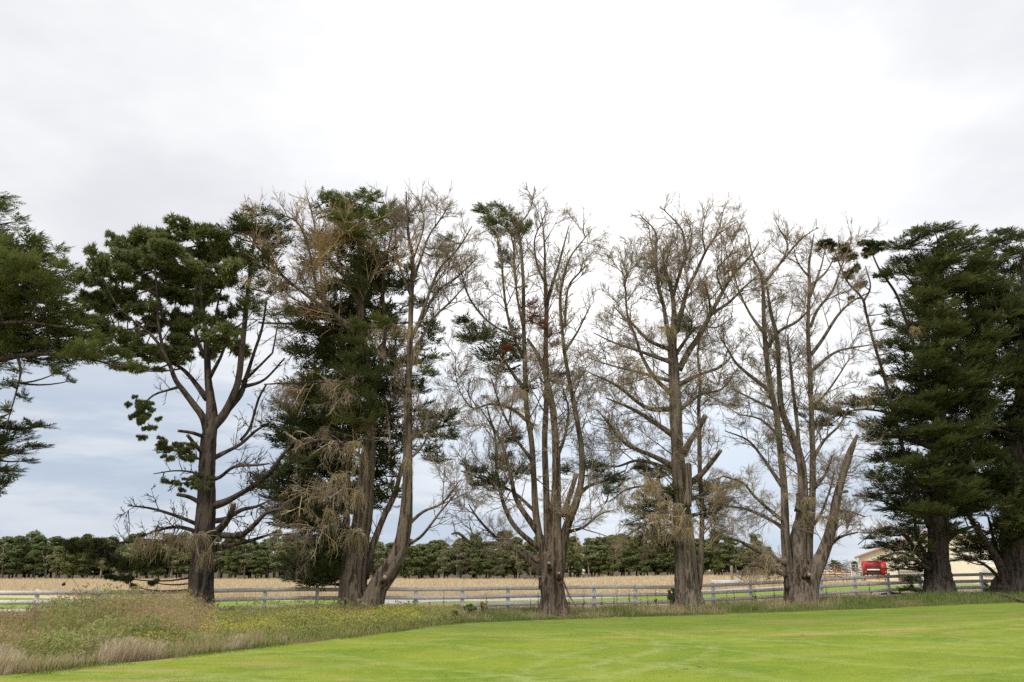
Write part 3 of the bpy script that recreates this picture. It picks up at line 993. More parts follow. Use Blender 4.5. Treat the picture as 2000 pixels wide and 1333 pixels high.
def tree_pine():
    Y = tree_Y(390)
    t = Tree('pine_tree', 'dark pine with one bare trunk and a broad rounded needle crown above the yellow flowers', Y, 388, 1196, 12)
    B = 'bark_pine'
    t.limb([(388, 1200, 31), (390, 1160, 25), (394, 1110, 22), (400, 1040, 20), (404, 980, 18.5), (405, 920, 18), (408, 860, 18), (414, 820, 15), (411, 780, 11), (406, 740, 9), (404, 690, 8), (400, 640, 6), (392, 560, 5), (388, 480, 3)],
           B, 'trunk', foot=True, S=14, flute=.05, d1=.4)
    L = [([(406, 850, 11), (396, 815, 10), (376, 788, 9), (358, 764, 8), (342, 742, 7), (330, 710, 6), (312, 676, 5), (292, 652, 4), (262, 628, 3), (230, 600, 2)], -2.0),
         ([(330, 712, 5), (316, 670, 4.5), (308, 620, 4), (306, 560, 3.5), (300, 500, 2)], -.8),
         ([(404, 780, 8), (384, 752, 7), (362, 726, 6), (340, 712, 5), (300, 700, 3), (250, 690, 2)], 1.8),
         ([(410, 840, 13), (436, 812, 12), (455, 775, 11), (466, 740, 10), (472, 690, 9), (478, 630, 8), (484, 570, 6), (492, 500, 5), (500, 440, 3)], .8),
         ([(446, 800, 8), (470, 770, 8), (480, 740, 7), (496, 690, 5), (512, 640, 4), (520, 590, 3)], 2.4),
         ([(400, 700, 5), (384, 660, 5), (380, 610, 4), (384, 560, 3), (400, 520, 2)], -1.5),
         ([(408, 740, 6), (430, 700, 5), (446, 660, 4), (462, 640, 3)], -2.2),
         ([(404, 664, 4), (420, 620, 3.5), (428, 580, 3), (440, 540, 2)], 1.5),
         ([(350, 756, 4), (322, 764, 3.4), (300, 772, 3), (278, 792, 2)], -1.4),
         ([(406, 990, 11), (436, 982, 9.5), (466, 966, 8), (500, 946, 7.5), (530, 920, 7), (548, 894, 6), (566, 872, 3)], -1.0),
         ([(402, 1050, 10), (436, 1046, 9), (470, 1046, 8), (496, 1026, 7), (520, 1002, 6), (548, 994, 3)], -1.6),
         ([(404, 1020, 8), (440, 1014, 7), (472, 996, 6), (500, 990, 4), (530, 976, 2)], 1.0),
         ([(398, 1075, 9), (440, 1068, 7), (490, 1056, 5), (540, 1040, 3)], 1.2),
         ([(408, 900, 7), (436, 886, 6), (470, 868, 5), (500, 842, 4), (530, 824, 2)], 1.4),
         ([(406, 940, 6), (430, 932, 5), (458, 912, 4.5), (500, 909, 4), (526, 906, 2)], -1.2),
         ([(398, 1030, 6), (360, 1014, 5), (320, 1000, 4), (288, 992, 3), (250, 988, 1.5)], -1.2),
         ([(398, 1044, 6), (350, 1030, 5), (310, 1036, 3), (270, 1050, 2)], .9),
         ([(396, 1078, 7), (340, 1062, 6), (290, 1056, 5), (240, 1060, 4), (190, 1066, 2)], -.4),
         ([(470, 860, 4), (488, 836, 4), (505, 780, 3.5), (520, 752, 3)], -.4)]
    for p, d in L:
        t.limb(p, B, d1=d, key='up' if p[0][1] < 870 else 'low', S=8)
    for p in ([(404, 990, 7), (372, 972, 6), (346, 966, 5)], [(402, 890, 7), (384, 872, 6), (366, 850, 5)], [(404, 856, 6), (376, 846, 5), (348, 842, 4)], [(412, 1050, 11), (440, 1022, 10), (452, 1000, 9), (456, 984, 8)],
              [(474, 746, 5), (500, 722, 4), (532, 690, 3)], [(476, 756, 5), (516, 742, 4), (556, 700, 2.5)]):
        t.limb(p, B, 'broken_branch', d1=-.9, blunt=True, key='stub', S=8, cut=True)
    t.boughs('low', 'lowb', 'bark_pine', dens=.6, L=(.8, 2.0), r=(.015, .03), up=.1)
    t.twigs('lowb', 'twig_pine', dens=3.0, l1=(.3, .9), n2=4, n3=1, up=.1)
    t.twigs('low', 'twig_pine', dens=2.2, l1=(.5, 1.5), n2=5, n3=1, up=.15)
    t.twigs('up', 'twig_pine', 'bare_twigs', dens=1.5, l1=(.5, 1.3), n2=4, n3=1, up=.3)
    cl = [(240, 474, 50, 22), (296, 462, 46, 18), (362, 454, 44, 16), (400, 462, 44, 18), (190, 512, 34, 24), (246, 508, 56, 22), (322, 500, 60, 22), (390, 500, 50, 20), (336, 532, 72, 18), (410, 536, 34, 18),
          (196, 556, 34, 18), (420, 556, 22, 12), (180, 585, 26, 14), (436, 480, 34, 22), (450, 520, 26, 26), (260, 545, 44, 14), (310, 480, 70, 22, 1.5), (390, 540, 60, 22, 2.2), (270, 490, 60, 24, 1.0), (230, 530, 56, 20, -.6), (360, 510, 60, 20, -1.6), (300, 560, 60, 18, .6), (430, 500, 40, 26, .4), (220, 580, 50, 18, .3), (370, 575, 50, 16, .4), (170, 545, 30, 18, 0), (330, 470, 50, 16, -.8), (410, 580, 34, 16, 1.5), (440, 545, 30, 20, -.8)]
    t.foliage(cl, 'leaf_pine', 'foliage', 'pine', dens=58, size=(.19, .30), spread=2.2, flat=.62, br_mat=B, grow_=(1.12, 1.12))
    sp = [(226, 606, 46, 22), (290, 604, 44, 18), (340, 626, 40, 20), (200, 640, 40, 18), (260, 660, 34, 16), (348, 664, 56, 16), (408, 656, 44, 16), (454, 650, 34, 18), (300, 682, 40, 12), (236, 690, 34, 12),
          (288, 722, 34, 9), (346, 690, 36, 12), (400, 622, 26, 14), (416, 584, 14, 9), (160, 620, 30, 14), (330, 580, 40, 14, 1.8), (250, 590, 50, 20, 1.4), (300, 640, 50, 20, 1.6), (380, 590, 40, 20, 1.8), (360, 640, 44, 18, 1.6), (210, 660, 40, 18, .8), (270, 690, 44, 14, 1.2), (440, 620, 34, 20, 1.5), (420, 690, 36, 14, 1.4), (190, 600, 36, 18, .6), (330, 700, 40, 12, .6), (470, 680, 24, 14, .9), (250, 720, 34, 10, .4)]
    t.foliage(sp, 'leaf_pine', 'thin_foliage', 'pine', dens=34, size=(.18, .28), spread=2.2, br_mat=B, grow_=(1.05, 1.1))
    rgt = np.random.default_rng(8)
    t.paths['hang'] = [p for p in t.paths['all'] if abs(float(p[-1, 0]) - float(at(278, 792, Y)[0])) < .4]
    t.twigs('hang', 'twig_pine', 'hanging_twigs', dens=7, l1=(.4, 1.1), n2=5, n3=1, up=-.2, droop=.3, lo=.35)
    t.foliage([(276 + rgt.normal(0, 14), 812 + rgt.normal(0, 16), rgt.uniform(6, 11), rgt.uniform(4, 7), rgt.uniform(-1.6, -.6)) for i in range(22)], 'leaf_pine', 'hanging_foliage', 'pine', connect=False)
    rgt = np.random.default_rng(8)
    t.limb([(404, 930, 4), (372, 922, 3), (340, 920, 2.4), (300, 926, 1.4)], B, d1=-.8, key='tuft', S=6)
    t.limb([(404, 900, 4), (372, 892, 3), (340, 880, 2.2), (306, 886, 1.2)], B, d1=.6, key='tuft', S=6)
    t.limb([(404, 950, 4), (370, 944, 3), (330, 946, 1.4)], B, d1=.2, key='tuft', S=6)
    t.twigs('tuft', 'twig_pine', 'tuft_twigs', dens=4, l1=(.3, .9), n2=4, n3=1, up=.1, lo=.1)
    pts_ = [(q[0], q[1]) for q in t.pts[-18:]]
    t.foliage([(pts_[i % len(pts_)][0] + rgt.normal(0, 12), pts_[i % len(pts_)][1] + rgt.normal(-4, 10), rgt.uniform(5, 10), rgt.uniform(3, 6), rgt.uniform(-.9, .9)) for i in range(46)], 'leaf_pine', 'foliage', 'pine', connect=False)
    t.foliage([(150, 1068, 26, 16), (180, 1062, 36, 14), (200, 1084, 38, 18), (236, 1100, 32, 20), (300, 1090, 30, 18), (272, 1104, 30, 18), (220, 1128, 20, 8), (250, 1130, 16, 10), (262, 1146, 14, 8), (300, 1138, 14, 8), (310, 1100, 24, 10)], 'leaf_cyp_shade', 'drooping_foliage', 'pine', spread=.6, br_mat=B, grow_=(.85, .85))
    cy = [(500, 422, 40, 12), (476, 440, 40, 14), (536, 440, 28, 14), (500, 462, 46, 18), (536, 480, 34, 20), (474, 496, 36, 20), (520, 520, 44, 24), (480, 550, 32, 24), (530, 570, 38, 20), (500, 600, 34, 16), (546, 610, 28, 12), (476, 600, 22, 16), (450, 456, 24, 10)]
    t.foliage(cy, 'leaf_cyp_shade', 'foliage', 'cypress', dens=46, size=(.3, .55), spread=1.2, br_mat=B)
    t.brush([(392, 1046, 34), (362, 1054, 40), (318, 1044, 40), (280, 1054, 30), (404, 1080, 20)], n=26, L=(.6, 1.3))


def tree_half():
    Y = tree_Y(705)
    t = Tree('cypress_tree', 'huge half-dead cypress with two leaning trunks, green tufted top and bleached hanging brush', Y, 704, 1200, 13, top=400)
    B = 'bark_cyp'
    t.limb([(698, 1204, 40), (694, 1165, 31), (692, 1130, 27), (696, 1080, 23), (706, 1020, 20), (712, 960, 17), (717, 900, 16), (722, 850, 15), (726, 800, 14), (724, 756, 13), (716, 706, 12), (706, 640, 11), (704, 560, 9), (702, 480, 6), (706, 400, 3)],
           B, 'trunk', foot=True, S=18, flute=.09, d1=.2)
    t.limb([(716, 1198, 27), (732, 1158, 21), (750, 1126, 19), (770, 1096, 17), (784, 1060, 15), (792, 1016, 13.5), (796, 960, 11.5), (797, 880, 10), (798, 820, 9.5), (797, 770, 9), (800, 690, 7.5), (803, 590, 6), (806, 508, 5), (798, 459, 4), (793, 376, 1.6)],
           B, 'trunk', foot=True, S=14, d0=-.5, d1=-.9, key='r')
    L = [([(676, 1170, 16), (676, 1080, 12), (677, 1000, 10), (680, 900, 8), (684, 800, 6), (668, 720, 4)], .9, 'm'),
         ([(712, 1130, 11), (720, 1090, 10), (732, 1054, 10), (752, 1004, 9), (770, 968, 8), (786, 910, 6), (806, 850, 4)], 1.4, 'm'),
         ([(724, 780, 9), (742, 720, 8), (752, 650, 6), (748, 560, 5), (760, 480, 3), (772, 420, 2)], 1.2, 'm'),
         ([(706, 660, 8), (660, 622, 6), (622, 571, 5), (606, 499, 4), (584, 439, 3), (549, 419, 1.6)], -2.2, 't'),
         ([(690, 640, 7), (630, 600, 5), (560, 546, 4.5), (516, 499, 3.5), (487, 452, 2.5), (481, 420, 1.5)], -2.8, 't'),
         ([(704, 600, 6), (672, 540, 4), (660, 490, 3), (690, 462, 2), (702, 440, 1.4)], -2.4, 't'),
         ([(704, 600, 6), (726, 540, 4), (747, 505, 3.4), (777, 475, 2)], -2.2, 't'),
         ([(704, 650, 5), (640, 640, 4), (589, 634, 3.5), (506, 631, 2.5)], .6, 't'),
         ([(704, 560, 5), (650, 520, 4), (620, 460, 3), (608, 410, 2), (600, 385, 1.2)], -1.0, 't'),
         ([(798, 670, 5), (816, 636, 5), (839, 571, 4.5), (859, 525, 4), (895, 485, 3), (922, 442, 1.6)], -1.5, 'r'),
         ([(816, 640, 4), (853, 571, 4), (889, 545, 3), (930, 506, 1.6)], .6, 'r'),
         ([(803, 560, 4), (823, 502, 4), (839, 459, 3), (862, 426, 2.4), (882, 393, 1.4)], -.6, 'r'),
         ([(800, 700, 5), (846, 624, 4), (882, 588, 3), (910, 556, 1.5)], 1.4, 'r'),
         ([(803, 580, 4), (780, 520, 3), (772, 460, 2), (778, 410, 1.2)], -1.2, 'r'),
         ([(806, 510, 3), (828, 440, 2.4), (820, 395, 1.4)], .4, 'r'),
         ([(724, 752, 7), (690, 748, 6), (631, 746, 5), (570, 748, 3), (516, 751, 2)], -2.4, 'w'),
         ([(714, 900, 6), (670, 868, 5), (620, 860, 4), (570, 880, 2.5)], -2.4, 'w'),
         ([(708, 980, 6), (660, 950, 5), (610, 960, 4), (550, 985, 2)], -2.6, 'w'),
         ([(700, 1040, 6), (650, 1020, 4), (600, 1040, 3), (540, 1046, 2)], -2.0, 'w'),
         ([(792, 1030, 5), (826, 1000, 4), (862, 984, 3), (890, 950, 2)], -.6, 'r'),
         ([(784, 1064, 4), (820, 1050, 4), (860, 1000, 3), (896, 958, 1.6)], -1.0, 'r'),
         ([(797, 860, 5), (840, 840, 4), (880, 830, 2.5)], 1.0, 'r'),
         ([(797, 900, 4), (826, 870, 3), (848, 820, 2)], -1.0, 'r'),
         ([(752, 780, 5), (757, 812, 4), (761, 850, 3.5), (760, 884, 2.6)], -1.8, 'm'),
         ([(690, 1080, 7), (650, 1080, 5), (610, 1096, 3)], 1.6, 'm'), ([(690, 1000, 7), (640, 990, 5), (590, 985, 3)], 1.8, 'm'), ([(704, 860, 7), (640, 830, 5), (580, 815, 3)], 1.8, 'm')]
    for p, d, k in L:
        t.limb(p, B if k in 'mw' else 'bark_dead', d1=d, key=k, S=8)
    t.limb([(736, 1150, 14), (744, 1138, 12), (752, 1128, 9)], B, 'broken_branch', d1=-1.0, blunt=True, S=9, cut=True)
    zt_ = t.ztop; t.ztop = float(at(650, 470, Y)[2])
    t.boughs('t', 'tb', 'twig_orange', dens=1.7, L=(1.8, 4.6), lo=.12, up=.15, along=.9, name='lichened_branches')
    t.sprays('tb', 140, 'twig_orange', (.9, 2.0), .15)
    t.twigs('tb', 'twig_orange', 'lichened_twigs', dens=1.2, l1=(.6, 1.9), n2=5, n3=1, up=.12, along=.9, lo=.1)
    t.ztop = zt_
    t.boughs('r', 'rb', 'bark_dead', dens=.8, L=(1.4, 3.8), lo=.38, up=.35, along=.95)
    t.sprays('rb', 150, 'twig_dead', (.9, 2.0), .2)
    t.twigs('rb', 'twig_dead', dens=1.0, l1=(.6, 1.9), n2=5, n3=1, up=.15, along=.9)
    t.twigs('r', 'twig_dead', dens=1.8, l1=(.5, 1.4), n2=4, n3=1, up=.3, lo=.35)
    t.boughs('w', 'wb', 'twig_straw', dens=1.3, L=(1.2, 2.8), lo=.1, up=0, along=.8, bend=-.22, name='bleached_branches')
    t.sprays('wb', 60, 'twig_dead', (.9, 1.8), -.1, kind='droop', name='drooping_spray')
    t.twigs('wb', 'twig_straw', 'bleached_twigs', dens=.8, l1=(.5, 1.3), n2=5, n3=1, up=-.1, droop=.3, lo=.1)
    t.twigs('m', 'twig_dead', 'inner_twigs', dens=2.0, l1=(.5, 1.4), n2=4, n3=1, up=.2)
    top = [(636, 394, 30, 12), (664, 386, 26, 10), (704, 384, 34, 9), (728, 392, 22, 8), (660, 412, 42, 14), (700, 418, 46, 18), (680, 440, 42, 16), (736, 436, 36, 16), (772, 412, 26, 12), (752, 446, 34, 14), (716, 460, 44, 16), (650, 430, 26, 12), (786, 432, 16, 10)]
    t.foliage([c + (-1.0 + 1.1 * math.sin(i * 1.7),) for i, c in enumerate(top)], 'leaf_cyp', 'foliage', grow_=(1.2, 1.35))
    mid = [(660, 470, 44, 18, 1.6), (700, 500, 52, 26, 1.4), (620, 480, 36, 14, 1.8), (740, 530, 44, 28, 1.6), (690, 550, 50, 26, 1.6), (720, 590, 48, 28, 1.2), (660, 600, 44, 22, 1.8), (600, 610, 44, 16, 1.4), (620, 650, 46, 22, 1.4), (586, 640, 34, 12, 1.0),
           (600, 688, 42, 22, 1.2), (640, 700, 44, 26, 1.5), (690, 640, 44, 22, 1.6), (780, 560, 24, 30, 1.4), (760, 610, 28, 28, 1.4), (770, 690, 26, 30, 1.4), (690, 730, 46, 26, 1.2), (750, 760, 30, 30, 1.4)]
    t.foliage(mid, 'leaf_cyp_shade', 'foliage', dens=48, size=(.3, .55), spread=1.0, gap=.06, grow_=(1.25, 1.3))
    rgf = np.random.default_rng(31)
    t.foliage([(x + rgf.uniform(-16, 16), y + rgf.uniform(-12, 12), rgf.uniform(36, 54), rgf.uniform(18, 28), rgf.uniform(.9, 2.6)) for y in range(480, 1000, 40) for x in ((640, 690, 740) if y < 700 else (610, 660, 710, 756))], 'leaf_cyp_shade', 'foliage', dens=17, size=(.5, .85), connect=False)
    t.foliage([(700, 690, 40, 20, -.9), (716, 740, 44, 22, -.8), (676, 770, 44, 20, -.9), (730, 800, 36, 22, -.7), (690, 830, 40, 22, -.8), (664, 720, 36, 18, -.7), (704, 560, 34, 16, -.8), (690, 520, 34, 14, -.8)], 'leaf_cyp_shade', 'foliage', dens=36, size=(.28, .5), gap=.15)
    t.foliage([(742, 626, 34, 10, -1.6), (700, 636, 30, 10, -1.4), (802, 526, 22, 11, -.6), (806, 546, 16, 9, -.5), (862, 484, 24, 8, -.8), (876, 468, 18, 6, -.8), (846, 500, 16, 8, -.6), (800, 592, 18, 8, -.7)], 'leaf_cyp', 'green_tufts', dens=38, size=(.24, .44))
    t.foliage([(806, 708, 50, 13), (846, 698, 22, 11), (776, 722, 30, 10), (830, 730, 28, 11), (790, 744, 26, 12), (840, 660, 22, 14, 1.2), (850, 640, 18, 14, 1.4), (826, 680, 26, 12, 1.0)], 'leaf_cyp', 'foliage', dens=44, size=(.3, .5), spread=.9)
    low = [(610, 776, 56, 22), (566, 800, 42, 20), (640, 800, 44, 26), (590, 830, 54, 26), (640, 850, 48, 28), (560, 860, 36, 20), (610, 890, 56, 28), (556, 920, 46, 22), (530, 950, 30, 14), (640, 920, 46, 30), (590, 950, 54, 26), (550, 980, 42, 18), (610, 1000, 54, 24),
           (650, 980, 34, 30), (590, 1020, 44, 18), (640, 1050, 42, 24), (626, 1084, 46, 20), (660, 1090, 26, 26), (596, 1098, 36, 14), (620, 1118, 42, 14), (584, 1124, 26, 9), (606, 1140, 28, 9), (640, 1136, 24, 12)]
    t.foliage([c + (1.0 + 1.5 * math.sin(i * 2.4),) for i, c in enumerate(low)], 'leaf_cyp_shade', 'foliage', grow_=(1.5, 1.6))
    t.foliage([(540, 955, 36, 14, -.6), (526, 940, 26, 9, -.4), (560, 1000, 40, 14, -.6), (610, 1064, 40, 16, -.4), (580, 1108, 32, 10, -.5), (606, 1132, 34, 10, -.6), (644, 1116, 30, 14, -.5), (600, 900, 44, 16, -.7), (570, 830, 44, 16, -.5), (636, 1010, 36, 16, -.5)], 'leaf_cyp_shade', 'foliage')
    t.foliage([(772, 500, 26, 14, .6), (782, 556, 24, 16, .7), (770, 620, 28, 16, .6), (786, 664, 26, 14, .5), (764, 800, 26, 20, .8), (778, 856, 24, 16, .9), (832, 800, 28, 14, .6), (838, 640, 26, 14, .6), (826, 596, 18, 12, .5), (820, 760, 26, 12, .4), (850, 900, 24, 12, .8)], 'leaf_cyp_shade', 'foliage')
    t.foliage([(868, 820, 36, 14), (846, 846, 34, 16), (876, 852, 26, 12), (836, 878, 22, 14, 1.2), (740, 926, 18, 20, 1.4), (824, 830, 26, 14)], 'leaf_cyp_shade', 'foliage', dens=40, size=(.3, .52), spread=1.0)
    t.brush([(560, 752, 40), (606, 756, 40), (650, 752, 40), (694, 766, 30), (740, 640, 30), (770, 640, 26), (720, 660, 22), (690, 868, 30), (664, 930, 40), (700, 900, 30), (650, 1000, 34), (690, 1040, 30), (700, 960, 26), (610, 960, 26), (800, 640, 20), (812, 680, 18), (794, 900, 16)],
            n=38, L=(.7, 1.7))


def tree_rusty():
    Y = tree_Y(1080)
    t = Tree('cypress_tree', 'many-stemmed dying cypress with a green cap and a patch of rust-brown foliage', Y, 1080, 1202, 14, top=412)
    B = 'bark_cyp'
    t.limb([(1082, 1206, 32), (1080, 1170, 25), (1078, 1140, 24), (1082, 1110, 20), (1084, 1060, 15), (1086, 1000, 12), (1087, 920, 10), (1083, 840, 8.5), (1075, 775, 7), (1062, 723, 6), (1048, 690, 5), (1030, 662, 3)], B, 'trunk', foot=True, S=18, flute=.10, d1=-.5)
    L = [([(1066, 1150, 17), (1063, 1090, 12.5), (1053, 1048, 10.5), (1046, 1000, 9.5), (1042, 920, 9), (1038, 860, 8.5), (1029, 800, 8), (1025, 706, 7), (1022, 620, 6), (1022, 558, 5.5), (1017, 480, 4.5), (1010, 430, 2.5)], -.6, 'u'),
         ([(1076, 1120, 14), (1070, 1040, 11), (1066, 940, 9.5), (1064, 860, 9), (1067, 790, 8), (1068, 740, 7.5), (1066, 690, 7), (1068, 600, 6), (1078, 558, 5), (1091, 518, 4), (1104, 469, 2.6), (1112, 440, 1.4)], .8, 'u'),
         ([(1092, 1120, 14), (1106, 1034, 11), (1126, 980, 10), (1136, 932, 9), (1136, 880, 8.5), (1130, 840, 8), (1121, 790, 7), (1107, 716, 6), (1101, 673, 5.5), (1094, 591, 4.5), (1101, 541, 4), (1114, 502, 3), (1137, 472, 2), (1157, 447, 1.2)], -.8, 'u'),
         ([(1067, 600, 5), (1064, 540, 4.5), (1064, 492, 3.5), (1060, 440, 2), (1056, 415, 1.2)], 1.4, 'u'),
         ([(1103, 640, 4), (1109, 565, 3.4), (1130, 535, 2.6), (1148, 517, 1.4)], -1.4, 'u'),
         ([(1101, 690, 4), (1127, 650, 3.4), (1142, 620, 2.6), (1153, 598, 1.4)], .4, 'u'),
         ([(1068, 560, 4), (1050, 520, 3), (1044, 470, 2.4), (1060, 430, 1.6), (1070, 400, 1)], -1.2, 'u'),
         ([(1022, 700, 5), (1000, 650, 4), (988, 598, 4), (982, 541, 3.4), (979, 492, 2.6), (968, 460, 1.4)], -1.6, 'u'),
         ([(1022, 640, 4), (1011, 584, 3.6), (1005, 525, 3.2), (1003, 485, 2.6), (996, 450, 1.6)], 1.2, 'u'),
         ([(1010, 660, 4), (970, 640, 3), (939, 614, 3), (913, 574, 2.6), (901, 532, 2), (886, 510, 1.2)], -1.0, 'u'),
         ([(1012, 440, 2.4), (1030, 420, 2), (1040, 395, 1.5), (1044, 365, 1)], .4, 'u'),
         ([(1026, 760, 6), (1008, 740, 5), (995, 720, 4.5), (974, 690, 3), (950, 665, 2)], -.6, 'u'),
         ([(1040, 900, 5), (1010, 860, 4), (980, 800, 3), (960, 740, 2)], -1.8, 'u'),
         ([(1086, 900, 5), (1104, 850, 4), (1110, 800, 3), (1100, 760, 2)], 1.2, 'u'),
         ([(1050, 1040, 8), (1010, 980, 7), (998, 932, 6), (982, 872, 5), (962, 832, 3.6), (950, 790, 2)], -2.0, 'l'),
         ([(1054, 1070, 8), (1034, 1056, 7), (1002, 1024, 6.4), (982, 980, 5.6), (970, 920, 4.6), (966, 848, 3), (940, 800, 1.6)], .9, 'l'),
         ([(1060, 1130, 8), (1018, 1082, 7), (970, 1062, 6.4), (926, 1064, 5), (896, 1042, 4.4), (882, 1044, 2)], -1.6, 'l'),
         ([(1060, 1100, 8), (1020, 1078, 6), (990, 1068, 5), (954, 1036, 4), (930, 1008, 3), (915, 985, 1.6)], 1.4, 'l'),
         ([(1046, 1000, 5), (1000, 960, 4), (950, 940, 3), (900, 920, 2)], 1.6, 'l'),
         ([(1126, 970, 6), (1150, 950, 5), (1180, 940, 4), (1220, 920, 2.6)], 1.4, 'l'),
         ([(1106, 1040, 5), (1140, 1030, 4), (1170, 1006, 2.4), (1200, 996, 1.4)], -1.0, 'l'),
         ([(1038, 830, 5), (1000, 800, 4), (960, 790, 3), (920, 796, 2), (893, 749, 1.4), (890, 690, 1)], -2.0, 'u'),
         ([(1098, 1090, 5), (1106, 1050, 4), (1110, 990, 3), (1120, 960, 2)], -1.4, 'l')]
    for p, d, k in L:
        t.limb(p, B, d1=d, key=k, S=9)
    t.limb([(1100, 1010, 8), (1112, 970, 7.5), (1120, 945, 7), (1126, 926, 6.5)], B, 'broken_branch', d1=-1.2, blunt=True, S=9, cut=True)
    t.limb([(1074, 1112, 7), (1073, 1104, 6), (1072, 1100, 5.4)], B, 'broken_branch', d1=-1.1, d0=-.7, blunt=True, S=9, cut=True)
    t.limb([(1092, 1132, 6), (1092, 1126, 5), (1092, 1120, 4.5)], B, 'broken_branch', d1=-1.3, d0=-.8, blunt=True, S=9, cut=True)
    t.limb([(1100, 1134, 2), (1110, 1160, 2), (1124, 1184, 1.6)], 'bark_dead', 'fallen_branch', d0=-.8, d1=-1.0, S=6)
    t.paths['tr'] = t.paths['all'][:1]
    t.boughs('tr', 'trb', 'bark_dead', dens=1.1, L=(1.8, 4.0), r=(.03, .06), lo=0.38, up=.2, along=.45, name='trunk_branches')
    t.sprays('trb', 70, 'twig_dead', (.8, 1.9), .0, name='trunk_spray')
    t.sprays('tr', 46, 'twig_dead', (.5, 1.2), -.05, along=.2, lo=.13, kind='droop', name='trunk_twig')
    t.boughs('u', 'ub', 'bark_dead', dens=.85, L=(1.2, 3.2), lo=.35, up=.35, along=.95)
    t.sprays('ub', 170, 'twig_dead', (0.8, 1.9), 0.2, kind='up', name='dead_spray')
    t.twigs('ub', 'twig_dead', dens=1.0, l1=(.6, 1.9), n2=5, n3=1, up=.15, along=.9)
    t.twigs('u', 'twig_dead', 'stem_twigs', dens=1.8, l1=(.5, 1.4), n2=4, n3=1, up=.3, lo=.3)
    t.boughs('l', 'lb', 'twig_dead', dens=1.0, L=(1.4, 3.4), lo=.15, up=.15, along=.8, bend=.1, name='side_branches')
    t.sprays('lb', 130, 'twig_dead', (0.8, 1.8), 0.05, kind='up', name='side_spray')
    t.twigs('lb', 'twig_dead', 'fine_twigs', dens=1.0, l1=(.6, 1.9), n2=5, n3=1, up=.05, along=.8)
    t.foliage([(952, 414, 30, 8), (976, 408, 26, 8), (984, 428, 38, 13), (1010, 440, 26, 14), (962, 436, 24, 12), (996, 456, 28, 10), (1026, 446, 16, 10), (970, 456, 16, 8)], 'leaf_cyp', 'green_cap', dens=52, size=(.26, .46), spread=.9)
    t.foliage([(982, 494, 12, 7), (990, 508, 16, 10), (978, 520, 10, 7), (1022, 560, 7, 8)], 'leaf_grey', 'thin_foliage', dens=30, size=(.22, .36), spread=.6)
    t.foliage([(1034, 596, 15, 10, -1.0), (1044, 614, 17, 10, -1.1), (1056, 632, 17, 9, -1.1), (1068, 644, 17, 7, -1.2), (1036, 626, 12, 10, -1.0), (1076, 654, 10, 7, -1.0), (992, 682, 14, 8, -1.2), (1084, 672, 10, 8, -.8)], 'leaf_rust', 'rusty_foliage',
                     label='rust-brown dead foliage')
    t.foliage([(906, 628, 22, 8), (926, 640, 30, 13), (948, 660, 40, 16), (920, 664, 20, 10), (984, 680, 34, 16), (960, 700, 40, 18), (1000, 700, 26, 14), (972, 724, 30, 16, 1.0), (1000, 650, 22, 14, 1.2)], 'leaf_cyp_shade', 'foliage', dens=40, size=(.26, .48), spread=1.1, gap=.1)
    t.foliage([(918, 916, 32, 12), (946, 934, 38, 14), (924, 944, 24, 10), (960, 950, 26, 12), (986, 900, 24, 16, 1.4), (1000, 860, 26, 18, 1.4), (1108, 918, 16, 18, 1.4), (1010, 920, 22, 18, 1.5)], 'leaf_grey', 'foliage', dens=34, size=(.26, .44), spread=1.0)
    t.foliage([(1086, 734, 14, 10, .9), (1082, 746, 9, 7, .8), (1030, 760, 10, 7, -.9)], 'leaf_grey', 'small_tufts', dens=38, size=(.2, .36))
    t.foliage([(1180, 930, 26, 8), (1200, 940, 20, 12), (1160, 912, 20, 9), (1190, 960, 14, 12)], 'leaf_grey', 'hanging_foliage', dens=30, size=(.22, .4), spread=1.0)
    t.brush([(960, 716, 30), (940, 740, 30), (986, 756, 34), (1016, 764, 26), (970, 784, 30), (1040, 830, 24), (1010, 800, 26), (950, 776, 24), (930, 800, 24), (1110, 990, 14), (1128, 1060, 10)], n=36, L=(.5, 1.2))


